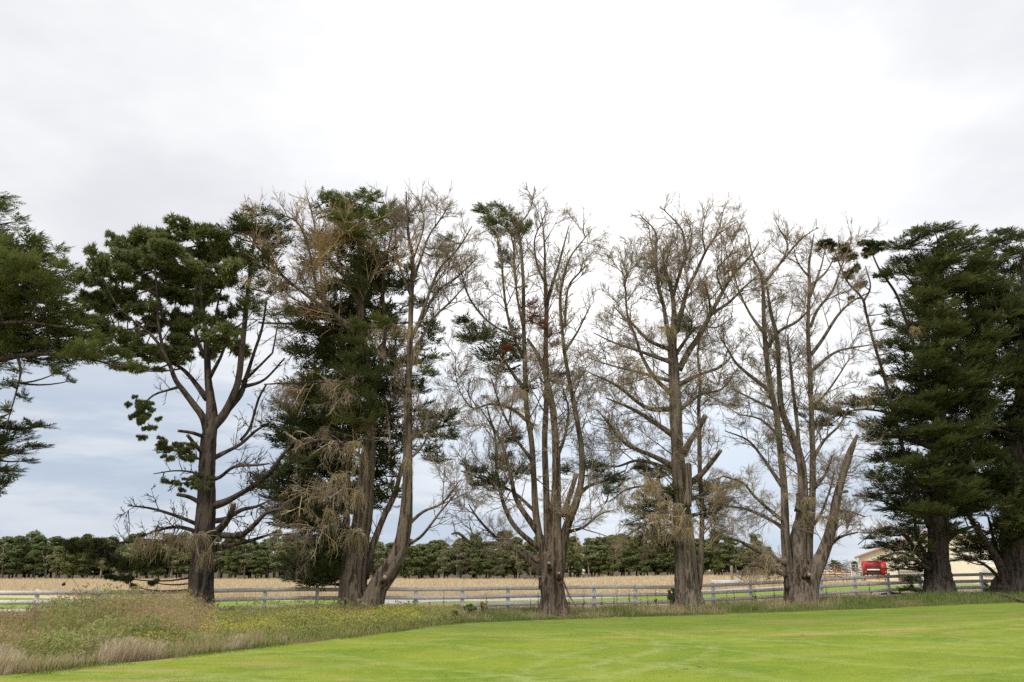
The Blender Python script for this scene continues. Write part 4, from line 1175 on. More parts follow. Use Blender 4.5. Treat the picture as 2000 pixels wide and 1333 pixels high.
def tree_grey():
    Y = tree_Y(1340)
    t = Tree('cypress_tree', 'bare grey dead cypress with a single thick trunk and one slender second stem', Y, 1342, 1190, 15, top=446)
    B = 'bark_dead'
    t.limb([(1348, 1196, 34), (1346, 1160, 27), (1342, 1120, 23), (1337, 1060, 20), (1331, 1000, 17), (1325, 920, 15), (1321, 840, 14.5), (1319, 772, 14.5), (1317, 723, 13), (1314, 673, 11), (1316, 640, 8), (1315, 591, 6), (1306, 548, 4.6), (1296, 518, 3), (1296, 485, 1.8)], B, 'trunk', foot=True, S=18, flute=.08, d1=.3)
    L = [([(1313, 680, 8), (1303, 640, 7), (1296, 598, 6), (1286, 558, 5.4), (1280, 502, 4.4), (1281, 456, 3), (1259, 429, 1.6), (1246, 418, 1)], -.8, 'u'),
         ([(1279, 500, 3), (1270, 465, 2.4), (1267, 440, 1.4)], .8, 'u'),
         ([(1314, 580, 5), (1332, 520, 4.4), (1340, 500, 4), (1334, 456, 3), (1322, 436, 2.4), (1289, 403, 1.2)], -.8, 'u'),
         ([(1340, 505, 3), (1350, 470, 2.4), (1346, 440, 1.6), (1322, 412, 1)], .9, 'u'),
         ([(1320, 650, 8), (1330, 615, 7), (1343, 565, 6), (1358, 535, 5), (1378, 492, 4), (1398, 462, 3), (1420, 446, 2), (1442, 432, 1.2)], 1.0, 'u'),
         ([(1378, 494, 3), (1372, 460, 2.4), (1376, 430, 1.6), (1384, 405, 1)], -.4, 'u'), ([(1396, 464, 2.6), (1406, 440, 2), (1414, 408, 1)], .9, 'u'),
         ([(1326, 724, 9), (1342, 693, 8), (1365, 657, 7.4), (1388, 614, 6.6), (1411, 571, 5.6), (1431, 538, 4.6), (1464, 502, 3), (1482, 473, 1.4)], -1.6, 'u'),
         ([(1388, 614, 5), (1424, 591, 4), (1457, 558, 3), (1492, 530, 1.4)], -.2, 'u'), ([(1388, 614, 4), (1384, 580, 3), (1374, 550, 2)], -2.4, 'u'),
         ([(1412, 572, 3.4), (1400, 530, 2.6), (1424, 500, 1.8), (1436, 480, 1)], -2.6, 'u'),
         ([(1312, 684, 6), (1270, 667, 5), (1246, 644, 4.4), (1226, 617, 3.6), (1221, 560, 2.6), (1216, 525, 1.2)], -1.4, 'u'),
         ([(1310, 708, 6), (1250, 687, 4.6), (1200, 670, 3), (1158, 650, 1.4)], 1.2, 'm'),
         ([(1314, 772, 7), (1280, 740, 6), (1254, 697, 5), (1234, 640, 3.4), (1200, 600, 1.6)], 1.4, 'm'),
         ([(1312, 800, 7), (1262, 796, 6), (1204, 753, 4), (1150, 728, 1.6)], -1.8, 'm'),
         ([(1312, 745, 5), (1250, 728, 4), (1200, 716, 2.6), (1150, 700, 1.4)], -.6, 'm'),
         ([(1314, 850, 8), (1272, 822, 6), (1236, 800, 4.6), (1184, 778, 2)], .9, 'm'),
         ([(1316, 912, 8), (1280, 893, 7), (1224, 868, 5), (1196, 836, 3.4), (1166, 800, 1.6)], -1.2, 'm'),
         ([(1318, 920, 6), (1250, 900, 4.6), (1200, 912, 3), (1150, 900, 1.6)], 1.4, 'm'),
         ([(1320, 960, 6), (1270, 950, 4), (1226, 956, 2.6), (1190, 980, 1.4)], -1.6, 'l'),
         ([(1328, 1020, 6), (1290, 1010, 4.6), (1250, 1030, 3), (1220, 1050, 1.6)], -1.2, 'l'),
         ([(1330, 1060, 6), (1290, 1050, 4), (1250, 1056, 2.6)], 1.4, 'l'),
         ([(1362, 1150, 11), (1368, 1110, 8), (1371, 1000, 7), (1367, 920, 6.4), (1366, 840, 6), (1365, 789, 5), (1368, 740, 4.4), (1363, 690, 3), (1372, 640, 1.6)], .5, 'm'),
         ([(1326, 752, 7), (1365, 733, 5), (1405, 718, 4), (1426, 700, 2)], 1.4, 'm'),
         ([(1328, 800, 6), (1370, 770, 4), (1410, 760, 3), (1440, 720, 1.6)], -1.2, 'm'),
         ([(1322, 690, 5), (1360, 640, 3), (1400, 640, 2), (1432, 618, 1.2)], 1.0, 'u'),
         ([(1340, 980, 5), (1390, 960, 4), (1430, 950, 2.4)], 1.2, 'l'), ([(1340, 1010, 5), (1390, 1000, 3.4), (1420, 1010, 2)], -1.0, 'l')]
    for p, d, k in L:
        t.limb(p, B, d1=d, key=k, S=9)
    t.limb([(1334, 890, 10), (1348, 862, 9), (1364, 838, 8.4), (1378, 812, 7.6)], B, 'broken_branch', d1=-1.0, blunt=True, S=9, cut=True)
    t.limb([(1342, 948, 9), (1366, 930, 8), (1386, 908, 7), (1408, 880, 5.6)], B, 'broken_branch', d1=-1.6, blunt=True, S=9, cut=True)
    t.limb([(1342, 990, 11), (1345, 950, 10), (1344, 906, 9)], B, 'broken_branch', d0=-.4, d1=-.6, blunt=True, S=9, cut=True)
    t.paths['tr'] = t.paths['all'][:1]
    t.boughs('tr', 'trb', 'bark_dead', dens=1.1, L=(2.0, 4.6), r=(.03, .06), lo=0.3, up=.2, along=.45, name='trunk_branches')
    t.sprays('trb', 110, 'twig_dead', (.8, 1.9), .0, name='trunk_spray')
    t.sprays('tr', 46, 'twig_dead', (.5, 1.2), -.05, along=.2, lo=.13, kind='droop', name='trunk_twig')
    t.boughs('u', 'ub', 'bark_dead', dens=1.0, L=(1.6, 4.4), lo=.2, up=.25, along=.95)
    t.sprays('ub', 185, 'twig_dead', (0.9, 2.2), 0.2, kind='up', name='dead_spray')
    t.twigs('ub', 'twig_dead', dens=1.0, l1=(.6, 1.9), n2=5, n3=1, up=.12, along=.95)
    t.twigs('u', 'twig_dead', 'stem_twigs', dens=1.6, l1=(.5, 1.5), n2=4, n3=1, up=.3, lo=.2)
    t.boughs('m', 'mb', 'twig_dead', dens=1.15, L=(1.6, 3.8), lo=.12, up=.12, along=.8, bend=.05, name='side_branches')
    t.sprays('mb', 260, 'twig_dead', (0.9, 2.1), 0.0, kind='up', name='side_spray')
    t.twigs('mb', 'twig_dead', 'fine_twigs', dens=1.0, l1=(.6, 1.9), n2=5, n3=1, up=.0, along=.85, droop=.06)
    t.sprays('l', 110, 'twig_straw', (.7, 1.7), -.05, lo=.1, kind='droop', name='drooping_spray')
    t.twigs('l', 'twig_straw', 'bleached_twigs', dens=2.0, l1=(.6, 1.6), n2=6, n3=1, up=0, droop=.25, lo=.1)
    t.foliage([(1346, 626, 18, 10, -.6), (1330, 640, 16, 9, -.8), (1352, 644, 14, 8, -.5)], 'leaf_grey', 'dull_tuft', dens=34, size=(.24, .42))
    low = [(1262, 914, 26, 12), (1288, 930, 34, 18), (1276, 960, 36, 18), (1256, 988, 34, 14), (1288, 1000, 36, 18), (1264, 1020, 34, 12), (1290, 1040, 40, 16), (1256, 1046, 22, 8), (1296, 1064, 30, 12), (1384, 956, 28, 16), (1404, 980, 24, 14), (1390, 1000, 26, 14), (1310, 970, 26, 20)]
    t.foliage([c + (1.2 + .8 * math.sin(i * 2.1),) for i, c in enumerate(low)], 'leaf_cyp_shade', 'foliage', dens=42, size=(.28, .5), gap=.08)
    t.brush([(1318, 984, 30), (1300, 1000, 30), (1330, 1010, 26), (1280, 1010, 30), (1346, 1036, 22), (1310, 1030, 30), (1250, 716, 36), (1230, 700, 30), (1270, 730, 26), (1300, 640, 24, -1.0), (1270, 940, 24), (1400, 950, 20), (1290, 640, 22, -.9), (1220, 740, 26)], n=32, L=(.5, 1.25))


def tree_fan():
    Y = tree_Y(1570)
    t = Tree('cypress_tree', 'leafless dead cypress fanning into several tall stems, one leaning stem snapped off', Y, 1568, 1180, 16, top=466)
    B = 'bark_dead'
    t.limb([(1566, 1184, 34), (1564, 1150, 27), (1562, 1120, 25), (1560, 1080, 19), (1568, 980, 11), (1563, 900, 9.5), (1545, 850, 8), (1527, 800, 7), (1522, 740, 6), (1517, 657, 5), (1506, 614, 4), (1498, 560, 2.4)], B, 'trunk', foot=True, S=18, flute=.11, d1=.6)
    L = [([(1548, 1150, 18), (1538, 1090, 13), (1534, 1040, 11.5), (1532, 960, 10.5), (1526, 900, 10), (1520, 840, 9.5), (1515, 800, 9), (1507, 770, 8.5), (1500, 723, 8), (1495, 673, 7), (1492, 624, 6), (1490, 558, 5), (1484, 530, 4), (1470, 502, 3), (1461, 459, 1.6), (1452, 440, 1)], -.7, 'u'),
         ([(1490, 556, 4.4), (1510, 532, 4), (1530, 508, 3.4), (1563, 469, 2.4), (1598, 444, 1.2)], -.2, 'u'), ([(1516, 526, 3), (1534, 496, 2.6), (1537, 475, 2.2), (1523, 449, 1.6), (1511, 425, 1)], -1.4, 'u'),
         ([(1492, 650, 5), (1467, 617, 4), (1444, 571, 3), (1434, 538, 1.8), (1420, 500, 1)], 1.0, 'u'),
         ([(1498, 680, 6), (1523, 647, 5), (1556, 629, 4), (1584, 600, 2.4), (1600, 570, 1.2)], -1.8, 'u'),
         ([(1576, 1110, 14), (1580, 1050, 11), (1586, 980, 9), (1587, 880, 8), (1585, 820, 7.6), (1583, 756, 7.4), (1581, 706, 7), (1578, 640, 6), (1581, 558, 5), (1580, 518, 4), (1586, 480, 2.4), (1590, 455, 1.2)], .4, 'u'),
         ([(1584, 694, 5), (1606, 664, 5), (1636, 617, 4), (1662, 591, 3), (1700, 570, 1.4)], -1.2, 'u'), ([(1586, 724, 5), (1629, 690, 4), (1662, 680, 3), (1702, 674, 1.4)], 1.0, 'u'),
         ([(1583, 640, 4.4), (1596, 607, 4), (1626, 568, 3.4), (1642, 525, 2.6), (1656, 490, 2), (1664, 465, 1.2)], -1.8, 'u'), ([(1581, 560, 4), (1613, 532, 3), (1630, 500, 2), (1640, 470, 1.1)], .8, 'u'),
         ([(1580, 540, 3.4), (1570, 530, 3), (1556, 508, 2), (1550, 480, 1)], -1.0, 'u'), ([(1582, 580, 3.4), (1604, 520, 2.4), (1612, 480, 1.2)], 1.6, 'u'),
         ([(1562, 900, 6), (1558, 840, 5.4), (1550, 772, 5), (1543, 706, 4), (1538, 654, 2)], 1.4, 'u'),
         ([(1552, 1110, 8), (1510, 1090, 7), (1480, 1076, 6), (1440, 1056, 4), (1392, 1048, 2)], -1.6, 'l'), ([(1548, 1130, 7), (1512, 1114, 6), (1496, 1108, 5), (1462, 1104, 3)], -.9, 'l'),
         ([(1536, 1040, 6), (1512, 1020, 5), (1460, 996, 4), (1412, 988, 2)], .9, 'l'), ([(1534, 1020, 6), (1512, 1004, 5), (1472, 968, 4), (1452, 944, 3), (1410, 930, 1.6)], -1.5, 'l'),
         ([(1528, 950, 6), (1500, 910, 4.4), (1488, 892, 4), (1460, 860, 3), (1416, 842, 1.6)], 1.2, 'm'), ([(1504, 764, 6), (1464, 733, 5), (1438, 710, 4), (1424, 687, 3), (1405, 657, 1.4)], -1.0, 'm'),
         ([(1512, 800, 4), (1470, 780, 3), (1430, 760, 2)], 1.0, 'm'), ([(1520, 850, 4), (1486, 820, 3), (1446, 810, 1.6)], -1.6, 'm'),
         ([(1586, 900, 5), (1610, 860, 4), (1640, 830, 3), (1660, 790, 1.6)], 1.2, 'm'), ([(1586, 960, 5), (1610, 930, 4), (1626, 890, 2.6)], -1.2, 'm'), ([(1584, 800, 4), (1620, 760, 3), (1660, 700, 1.6)], -1.4, 'm'),
         ([(1576, 1040, 5), (1600, 1010, 4), (1620, 960, 2.6), (1630, 920, 1.6)], 1.2, 'm'), ([(1612, 1075, 6), (1640, 1050, 4), (1676, 1040, 2)], -.8, 'm'), ([(1630, 1000, 5), (1660, 1000, 3), (1690, 1010, 1.6)], .6, 'm')]
    for p, d, k in L:
        t.limb(p, B, d1=d, key=k, S=9)
    t.limb([(1572, 1176, 22), (1582, 1144, 17), (1594, 1114, 14.5), (1612, 1072, 12.5), (1626, 1024, 11.5), (1633, 980, 10), (1644, 936, 9), (1656, 896, 8.4), (1664, 874, 7), (1674, 850, 3.6)], B, 'trunk', foot=True, d0=-.6, d1=-1.2, S=12, key='m', blunt=True)
    t.limb([(1630, 968, 6), (1642, 962, 5), (1656, 960, 4.4)], B, 'broken_branch', d1=-1.4, blunt=True, S=8, cut=True)
    t.limb([(1570, 1128, 8), (1577, 1125, 7), (1581, 1123, 6)], B, 'broken_branch', d0=-.6, d1=-1.4, blunt=True, S=9, cut=True)
    t.limb([(1556, 1000, 7), (1558, 980, 5), (1556, 964, 3)], B, 'broken_branch', d0=-.2, d1=-.4, blunt=True, S=8)
    t.paths['tr'] = t.paths['all'][:1]
    t.boughs('tr', 'trb', 'bark_dead', dens=1.1, L=(1.8, 4.0), r=(.03, .06), lo=0.32, up=.2, along=.45, name='trunk_branches')
    t.sprays('trb', 70, 'twig_dead', (.8, 1.9), .0, name='trunk_spray')
    t.sprays('tr', 46, 'twig_dead', (.5, 1.2), -.05, along=.2, lo=.13, kind='droop', name='trunk_twig')
    t.boughs('u', 'ub', 'bark_dead', dens=.8, L=(1.2, 3.2), lo=.3, up=.35, along=.95)
    t.sprays('ub', 165, 'twig_dead', (0.8, 2.0), 0.2, kind='up', name='dead_spray')
    t.twigs('ub', 'twig_dead', dens=1.0, l1=(.6, 1.9), n2=5, n3=1, up=.15, along=.95)
    t.twigs('u', 'twig_dead', 'stem_twigs', dens=1.5, l1=(.5, 1.4), n2=4, n3=1, up=.3, lo=.25)
    t.boughs('m', 'mb', 'twig_dead', dens=.9, L=(1.5, 3.6), lo=.2, up=.15, along=.8, bend=.05, name='side_branches')
    t.sprays('mb', 170, 'twig_dead', (0.8, 1.9), 0.05, kind='up', name='side_spray')
    t.twigs('mb', 'twig_dead', 'fine_twigs', dens=1.0, l1=(.6, 1.9), n2=5, n3=1, up=.05, along=.85)
    t.sprays('l', 110, 'twig_straw', (.7, 1.7), -.05, lo=.1, kind='droop', name='drooping_spray')
    t.twigs('l', 'twig_straw', 'bleached_twigs', dens=2.0, l1=(.6, 1.6), n2=6, n3=1, up=.05, droop=.2, lo=.1)
    t.brush([(1534, 890, 16, -.8), (1540, 966, 18, -.8), (1580, 975, 18), (1576, 1000, 16), (1440, 936, 26), (1420, 944, 22), (1610, 1010, 20, -1.2), (1636, 1010, 18, -1.4), (1550, 930, 16), (1590, 780, 18), (1600, 770, 16), (1470, 700, 18)], n=28, L=(.4, 1.0))


def cyp_fill(cols, rows, rg):
    return [(x + rg.uniform(-14, 14), y + rg.uniform(-10, 10), rg.uniform(40, 60), rg.uniform(18, 30), rg.uniform(.6, 2.6)) for y in rows for x in cols(y)]


def tree_right():
    Y = tree_Y(1838)
    t = Tree('cypress_tree', 'dense dark green cypress beside the red baler with thin leaning stems', Y, 1838, 1166, 17)
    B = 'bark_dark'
    t.limb([(1838, 1170, 38), (1836, 1140, 28), (1832, 1104, 22), (1831, 1036, 19), (1832, 940, 17), (1836, 820, 14), (1838, 700, 11), (1836, 580, 7), (1832, 470, 3)], B, 'trunk', foot=True, S=16, flute=.09, d1=.3)
    L = [([(1816, 1030, 8), (1790, 960, 6.5), (1764, 880, 5.5), (1744, 800, 5), (1724, 727, 4.6), (1705, 664, 4.2), (1691, 610, 4), (1684, 583, 3.6), (1656, 552, 3), (1640, 517, 2.4), (1630, 488, 1.6)], -1.2),
         ([(1810, 760, 6), (1780, 660, 5), (1762, 604, 4), (1750, 574, 4), (1732, 547, 3.6), (1717, 526, 3), (1702, 493, 2)], -1.0),
         ([(1686, 590, 3), (1700, 560, 2.4), (1690, 520, 1.6)], -.6),
         ([(1826, 1110, 9), (1800, 1090, 7), (1770, 1050, 5), (1740, 1030, 3.6), (1706, 1040, 2), (1676, 1064, 1.2)], -1.6),
         ([(1824, 1120, 8), (1796, 1100, 6), (1760, 1080, 4), (1720, 1090, 2)], -2.0), ([(1812, 1090, 6), (1790, 1050, 4.6), (1786, 1010, 3.6), (1770, 980, 2)], 1.0),
         ([(1844, 1060, 8), (1870, 1040, 6), (1900, 1030, 4), (1930, 1040, 2)], -1.0), ([(1834, 880, 8), (1780, 860, 6), (1720, 850, 3), (1690, 846, 2)], -1.4), ([(1836, 800, 8), (1880, 770, 5), (1930, 760, 3)], -1.4),
         ([(1832, 820, 6), (1760, 810, 4), (1690, 800, 3), (1650, 806, 1.6)], 1.6), ([(1838, 680, 6), (1890, 640, 4), (1950, 610, 2)], -1.2), ([(1836, 600, 6), (1790, 560, 4), (1750, 520, 2)], -.8), ([(1836, 960, 7), (1790, 960, 5), (1730, 960, 3)], -1.8), ([(1834, 940, 6), (1880, 920, 5), (1910, 920, 3)], -2.0)]
    for p, d in L:
        t.limb(p, B, d1=d, S=8, key='thin' if p[0][1] in (1030, 1110, 1120) else 'in')
    t.twigs('thin', 'twig_dead', dens=2.4, l1=(.5, 1.4), n2=5, n3=1, up=.1, lo=.3)
    cl = [(1826, 452, 44, 9), (1790, 468, 52, 11), (1860, 466, 44, 10), (1880, 484, 44, 13), (1748, 484, 40, 9), (1830, 484, 60, 15), (1850, 512, 70, 16), (1770, 512, 40, 16), (1914, 520, 50, 15), (1800, 534, 54, 16), (1860, 548, 66, 18), (1930, 556, 54, 17), (1964, 572, 34, 15), (1900, 584, 64, 20), (1830, 588, 60, 17), (1740, 540, 26, 13),
          (1796, 612, 38, 15), (1856, 622, 66, 19), (1930, 626, 56, 18), (1978, 604, 34, 16), (1780, 642, 46, 16), (1732, 610, 22, 9), (1744, 636, 22, 9), (1840, 660, 64, 22), (1910, 668, 60, 22), (1762, 680, 42, 15), (1804, 706, 54, 20), (1876, 708, 64, 23), (1734, 706, 18, 8), (1736, 740, 24, 8), (1716, 730, 18, 6),
          (1780, 742, 48, 18), (1850, 752, 64, 22), (1920, 744, 46, 20), (1760, 776, 56, 18), (1830, 792, 66, 22), (1900, 790, 50, 22), (1710, 790, 32, 10), (1770, 812, 60, 17), (1726, 826, 44, 12), (1692, 836, 26, 7), (1840, 830, 62, 22), (1900, 838, 44, 20), (1760, 850, 56, 18), (1720, 862, 32, 11), (1820, 868, 66, 22), (1890, 880, 50, 20),
          (1750, 892, 54, 18), (1810, 910, 66, 24), (1880, 924, 50, 20), (1740, 930, 50, 16), (1706, 934, 22, 9), (1790, 952, 64, 22), (1860, 960, 56, 22), (1736, 962, 46, 14), (1700, 970, 20, 7), (1800, 990, 62, 20), (1852, 1000, 50, 20), (1756, 994, 40, 12), (1830, 1026, 50, 16), (1880, 1000, 40, 16), (1870, 1036, 34, 12)]
    t.foliage(cl, 'leaf_cyp_shade', 'foliage', dens=46, size=(.32, .6), spread=1.7, out_from=(t.base[0], t.base[1]), rdep=.8)
    t.foliage([(1830 + 26 * math.sin(i * 1.9), y, 52, 15, -2.3 + .4 * math.sin(i)) for i, y in enumerate(range(520, 1030, 32))], 'leaf_cyp_shade', 'foliage', dens=42, size=(.32, .58), out_from=(t.base[0], t.base[1]), rdep=.5)
    rg = np.random.default_rng(5)
    t.foliage(cyp_fill(lambda y: np.arange(1790 if y > 640 else 1800, 1930, 50), range(520, 1010, 42), rg), 'leaf_cyp_shade', 'foliage', dens=17, size=(.6, .95), connect=False)
    t.foliage([(1742, 1046, 26, 8), (1722, 1068, 24, 7), (1764, 1066, 26, 10), (1784, 1086, 22, 10), (1756, 1092, 26, 7), (1730, 1094, 18, 5), (1796, 1112, 18, 9), (1788, 1134, 22, 8), (1772, 1150, 14, 6), (1800, 1056, 20, 12), (1780, 1040, 30, 10), (1796, 1156, 14, 6), (1704, 1052, 20, 6), (1724, 1040, 26, 8), (1770, 1102, 26, 9), (1748, 1074, 28, 9), (1786, 1066, 26, 12), (1760, 1024, 30, 12), (1800, 1084, 18, 14), (1752, 1110, 18, 6)],
              'leaf_cyp_shade', 'foliage', dens=34, size=(.24, .44), spread=1.0, up=.2, gap=.1)
    t.foliage([(1622, 480, 30, 7, -1.2), (1646, 488, 26, 7, -1.2), (1650, 504, 20, 8, -1.0), (1666, 528, 16, 9, -1.0), (1656, 540, 12, 6, -1.0), (1684, 556, 10, 6, -1.0), (1700, 478, 26, 7, -1.0), (1716, 484, 26, 8, -.9), (1696, 496, 14, 7, -.9), (1662, 582, 7, 5, -1.1), (1716, 540, 10, 6, -1.0)],
              'leaf_cyp_shade', 'thin_foliage', 'pine', dens=44, size=(.17, .27), flat=.5)
    # a dark bough far back on the open side
    t.foliage([(1660, 790, 36, 10, 2.4), (1690, 782, 34, 12, 2.4), (1632, 806, 34, 10, 2.6), (1600, 800, 26, 10, 2.6), (1580, 826, 26, 14, 2.6), (1620, 830, 30, 12, 2.6)], 'leaf_cyp_shade', 'foliage', dens=40, size=(.3, .5))
    t.brush([(1740, 740, 18), (1716, 668, 14), (1790, 640, 18, -2.6), (1700, 760, 16), (1690, 780, 14)], n=22, L=(.4, .9))


def tree_far_right():
    Y = tree_Y(1990)
    t = Tree('cypress_tree', 'broad dark cypress with a fluted trunk and steep bare limb ending the row', Y, 1990, 1160, 18)
    B = 'bark_dark'
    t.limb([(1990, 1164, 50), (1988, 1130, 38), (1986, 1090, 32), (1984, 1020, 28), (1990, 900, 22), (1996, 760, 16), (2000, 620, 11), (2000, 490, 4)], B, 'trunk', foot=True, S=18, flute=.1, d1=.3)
    L = [([(1966, 1130, 13), (1946, 1090, 11), (1926, 1060, 9), (1900, 1020, 7), (1880, 980, 4)], -1.4), ([(1970, 1120, 8), (1950, 1080, 6), (1940, 1050, 5), (1930, 1010, 3)], .8), ([(1962, 1140, 6), (1930, 1108, 4), (1896, 1090, 3), (1866, 1084, 1.6)], -2.0),
         ([(1992, 760, 9), (1950, 720, 6), (1920, 700, 3)], -1.8), ([(1992, 860, 9), (1950, 840, 6), (1910, 836, 3)], -1.8), ([(1998, 620, 8), (1960, 560, 5), (1930, 520, 3)], -1.2), ([(2000, 600, 8), (2050, 560, 5), (2100, 540, 3)], -.8),
         ([(1996, 760, 9), (2060, 720, 6), (2120, 700, 3)], -1.2), ([(1990, 900, 9), (2060, 860, 6), (2120, 850, 3)], -1.2), ([(1986, 980, 9), (1940, 960, 6), (1910, 960, 3)], -2.2)]
    for p, d in L:
        t.limb(p, B, d1=d, S=9)
    rg = np.random.default_rng(9)
    cl = [(1950, 470, 44, 11), (1990, 462, 40, 10), (2030, 462, 40, 12), (1930, 486, 34, 13), (1970, 496, 54, 17), (2020, 500, 50, 18), (1960, 530, 46, 17), (2010, 540, 54, 20), (1990, 580, 50, 20), (1956, 600, 40, 18)]
    for y in range(620, 1070, 34):
        for x in range(1920, 2130, 48):
            if y > 1000 and x < 1940:
                continue
            cl.append((x + rg.uniform(-14, 14), y + rg.uniform(-10, 10), rg.uniform(38, 56), rg.uniform(14, 22)))
    t.foliage(cl, 'leaf_cyp_shade', 'foliage', dens=44, size=(.34, .62), spread=2.2, out_from=(t.base[0], t.base[1]), rdep=.8)
    t.foliage(cyp_fill(lambda y: np.arange(1940, 2120, 54), range(520, 1030, 46), rg), 'leaf_cyp_shade', 'foliage', dens=17, size=(.6, .95), connect=False)
    t.foliage([(1900, 1072, 26, 8), (1876, 1080, 22, 6), (1920, 1056, 26, 10), (1906, 1092, 14, 6), (1940, 1066, 22, 12), (1890, 1050, 26, 10), (1872, 1062, 26, 9), (1912, 1076, 26, 9), (1884, 1094, 22, 6), (1936, 1090, 18, 10)], 'leaf_cyp_shade', 'foliage', dens=36, size=(.26, .46), spread=1.2)


for fn in (tree_left, tree_pine, tree_half, tree_rusty, tree_grey, tree_fan, tree_right, tree_far_right):
    fn()
# ------------------------------------------------------------------ post and rail fence
def build_fence():
    ang = math.atan(0.32)
    ca, sa = math.cos(ang), math.sin(ang)
    px0 = 903
    a = (px0 - 1000) / F / 1.052
    xs0 = 45.3 * a / (1 - .32 * a)
    root = tag(empty('rail_fence', (xs0, fence_y(xs0), float(gz(xs0, fence_y(xs0))))), 'weathered white four-rail timber fence running behind the whole tree row', 'fence')
    sp = 2.46
    rg = np.random.default_rng(21)
    bx = root.location
    # shared meshes
    w = .08
    V = [(-w, -w, -.35), (w, -w, -.35), (w, w, -.35), (-w, w, -.35), (-w, -w, 1.34), (w, -w, 1.34), (w, w, 1.34), (-w, w, 1.34),
         (-w * .55, -w * .55, 1.385), (w * .55, -w * .55, 1.385), (w * .55, w * .55, 1.385), (-w * .55, w * .55, 1.385)]
    Q = [[3, 2, 1, 0], [8, 9, 10, 11]] + [[i, (i + 1) % 4, (i + 1) % 4 + 4, i + 4] for i in range(4)] + [[i + 4, (i + 1) % 4 + 4, (i + 1) % 4 + 8, i + 8] for i in range(4)]
    post_me = mesh_np('fence_post', V, np.array(Q))
    rail_me = boxes_mesh('fence_rail', [(0, 0, 0, 1, .04, .185)])
    n0, n1 = -13, 17
    P = []
    for i in range(n0, n1 + 1):
        x = xs0 + i * sp * ca
        y = fence_y(x)
        P.append(Vector((x, y, float(gz(x, y)) + rg.normal(0, .012))))
    for i, p in enumerate(P):
        o = link('post', post_me, M['fence'], root)
        o.location = p - bx
        o.rotation_euler = (rg.normal(0, .012), rg.normal(0, .012), ang + rg.normal(0, .03))
    for i in range(len(P) - 1):
        for z in (1.235, .835, .435, .07):
            if rg.uniform() < .0:
                continue
            a, b = P[i], P[i + 1]
            c = (a + b) / 2 - bx
            d = b - a
            o = link('rail', rail_me, M['fence'], root)
            off = Vector((sa, -ca, 0)) * (.08 + .022)
            o.location = c + off + Vector((0, 0, z + rg.normal(0, .008)))
            o.rotation_euler = (rg.normal(0, .01), -math.atan2(d.z, math.hypot(d.x, d.y)) + rg.normal(0, .002), ang)
            o.scale = (d.length + .004, 1, 1)


build_fence()


# ------------------------------------------------------------------ shelter belt far across the field
def far_tree_meshes(seed, kind):
    rg = np.random.default_rng(seed)
    H = 10.5
    paths = []
    n = 1 if kind != 'gum' else 2
    V, Q, off = [], [], 0
    for k in range(n):
        lean = rg.normal(0, .35, 2)
        tz = np.array([-.3, 2, 4.5, 7, 9.2])
        p = np.column_stack([lean[0] * np.abs(tz / 9) ** 1.3 * (1 + k) + k * .3, lean[1] * np.abs(tz / 9) ** 1.3 * (1 + k), tz, np.array([.22, .17, .13, .09, .04])])
        p = catmull(p, 1.2)
        v, f = limb_mesh(p, 6, .05, seed + k)
        V.append(v); Q += [x + off for x in f]; off += len(v)
        paths.append(p)
    tr = mesh_np('far_trunk', np.vstack(V), Q, smooth=True)
    C = []
    lo = 1.7 if kind != 'gum' else 2.6
    m = 54 if kind != 'gum' else 34
    ecc = rg.uniform(.8, 1.25)
    for i in range(m):
        h = rg.uniform(0, 1)
        z = lo + (H - lo) * h
        wr = (2.4 if kind != 'gum' else 2.1) * math.sin(PI * min(1, .22 + .70 * h)) ** ecc * rg.uniform(.25, 1.1)
        a = rg.uniform(0, 6.28)
        C.append((wr * math.cos(a), wr * math.sin(a), z + rg.normal(0, .2), rg.uniform(.5, 1.05)))
    C = np.array(C)
    per = 34
    sid = np.repeat(np.arange(len(C)), per)
    b = ball(len(sid), rg, .5)
    pos = C[sid, :3] + b * C[sid, 3:4] * np.array([1.15, 1.15, .6])
    ax = b + np.array([0, 0, .3]) + rg.normal(0, .4, b.shape)
    vv = np.clip(rg.uniform(0, .5, len(pos)) + rg.uniform(0, .5, len(C))[sid], 0, 1)
    v, t, at_ = scatter(TF, pos, ax, rg.uniform(.3, .55, len(pos)), rg, .8, vv)
    cr = mesh_np('far_crown', v, t, attr=at_)
    return tr, cr


FAR = {k: [far_tree_meshes(40 + 7 * i + (100 if k == 'gum' else 0), k) for i in range(n)] for k, n in (('pine', 5), ('gum', 3))}


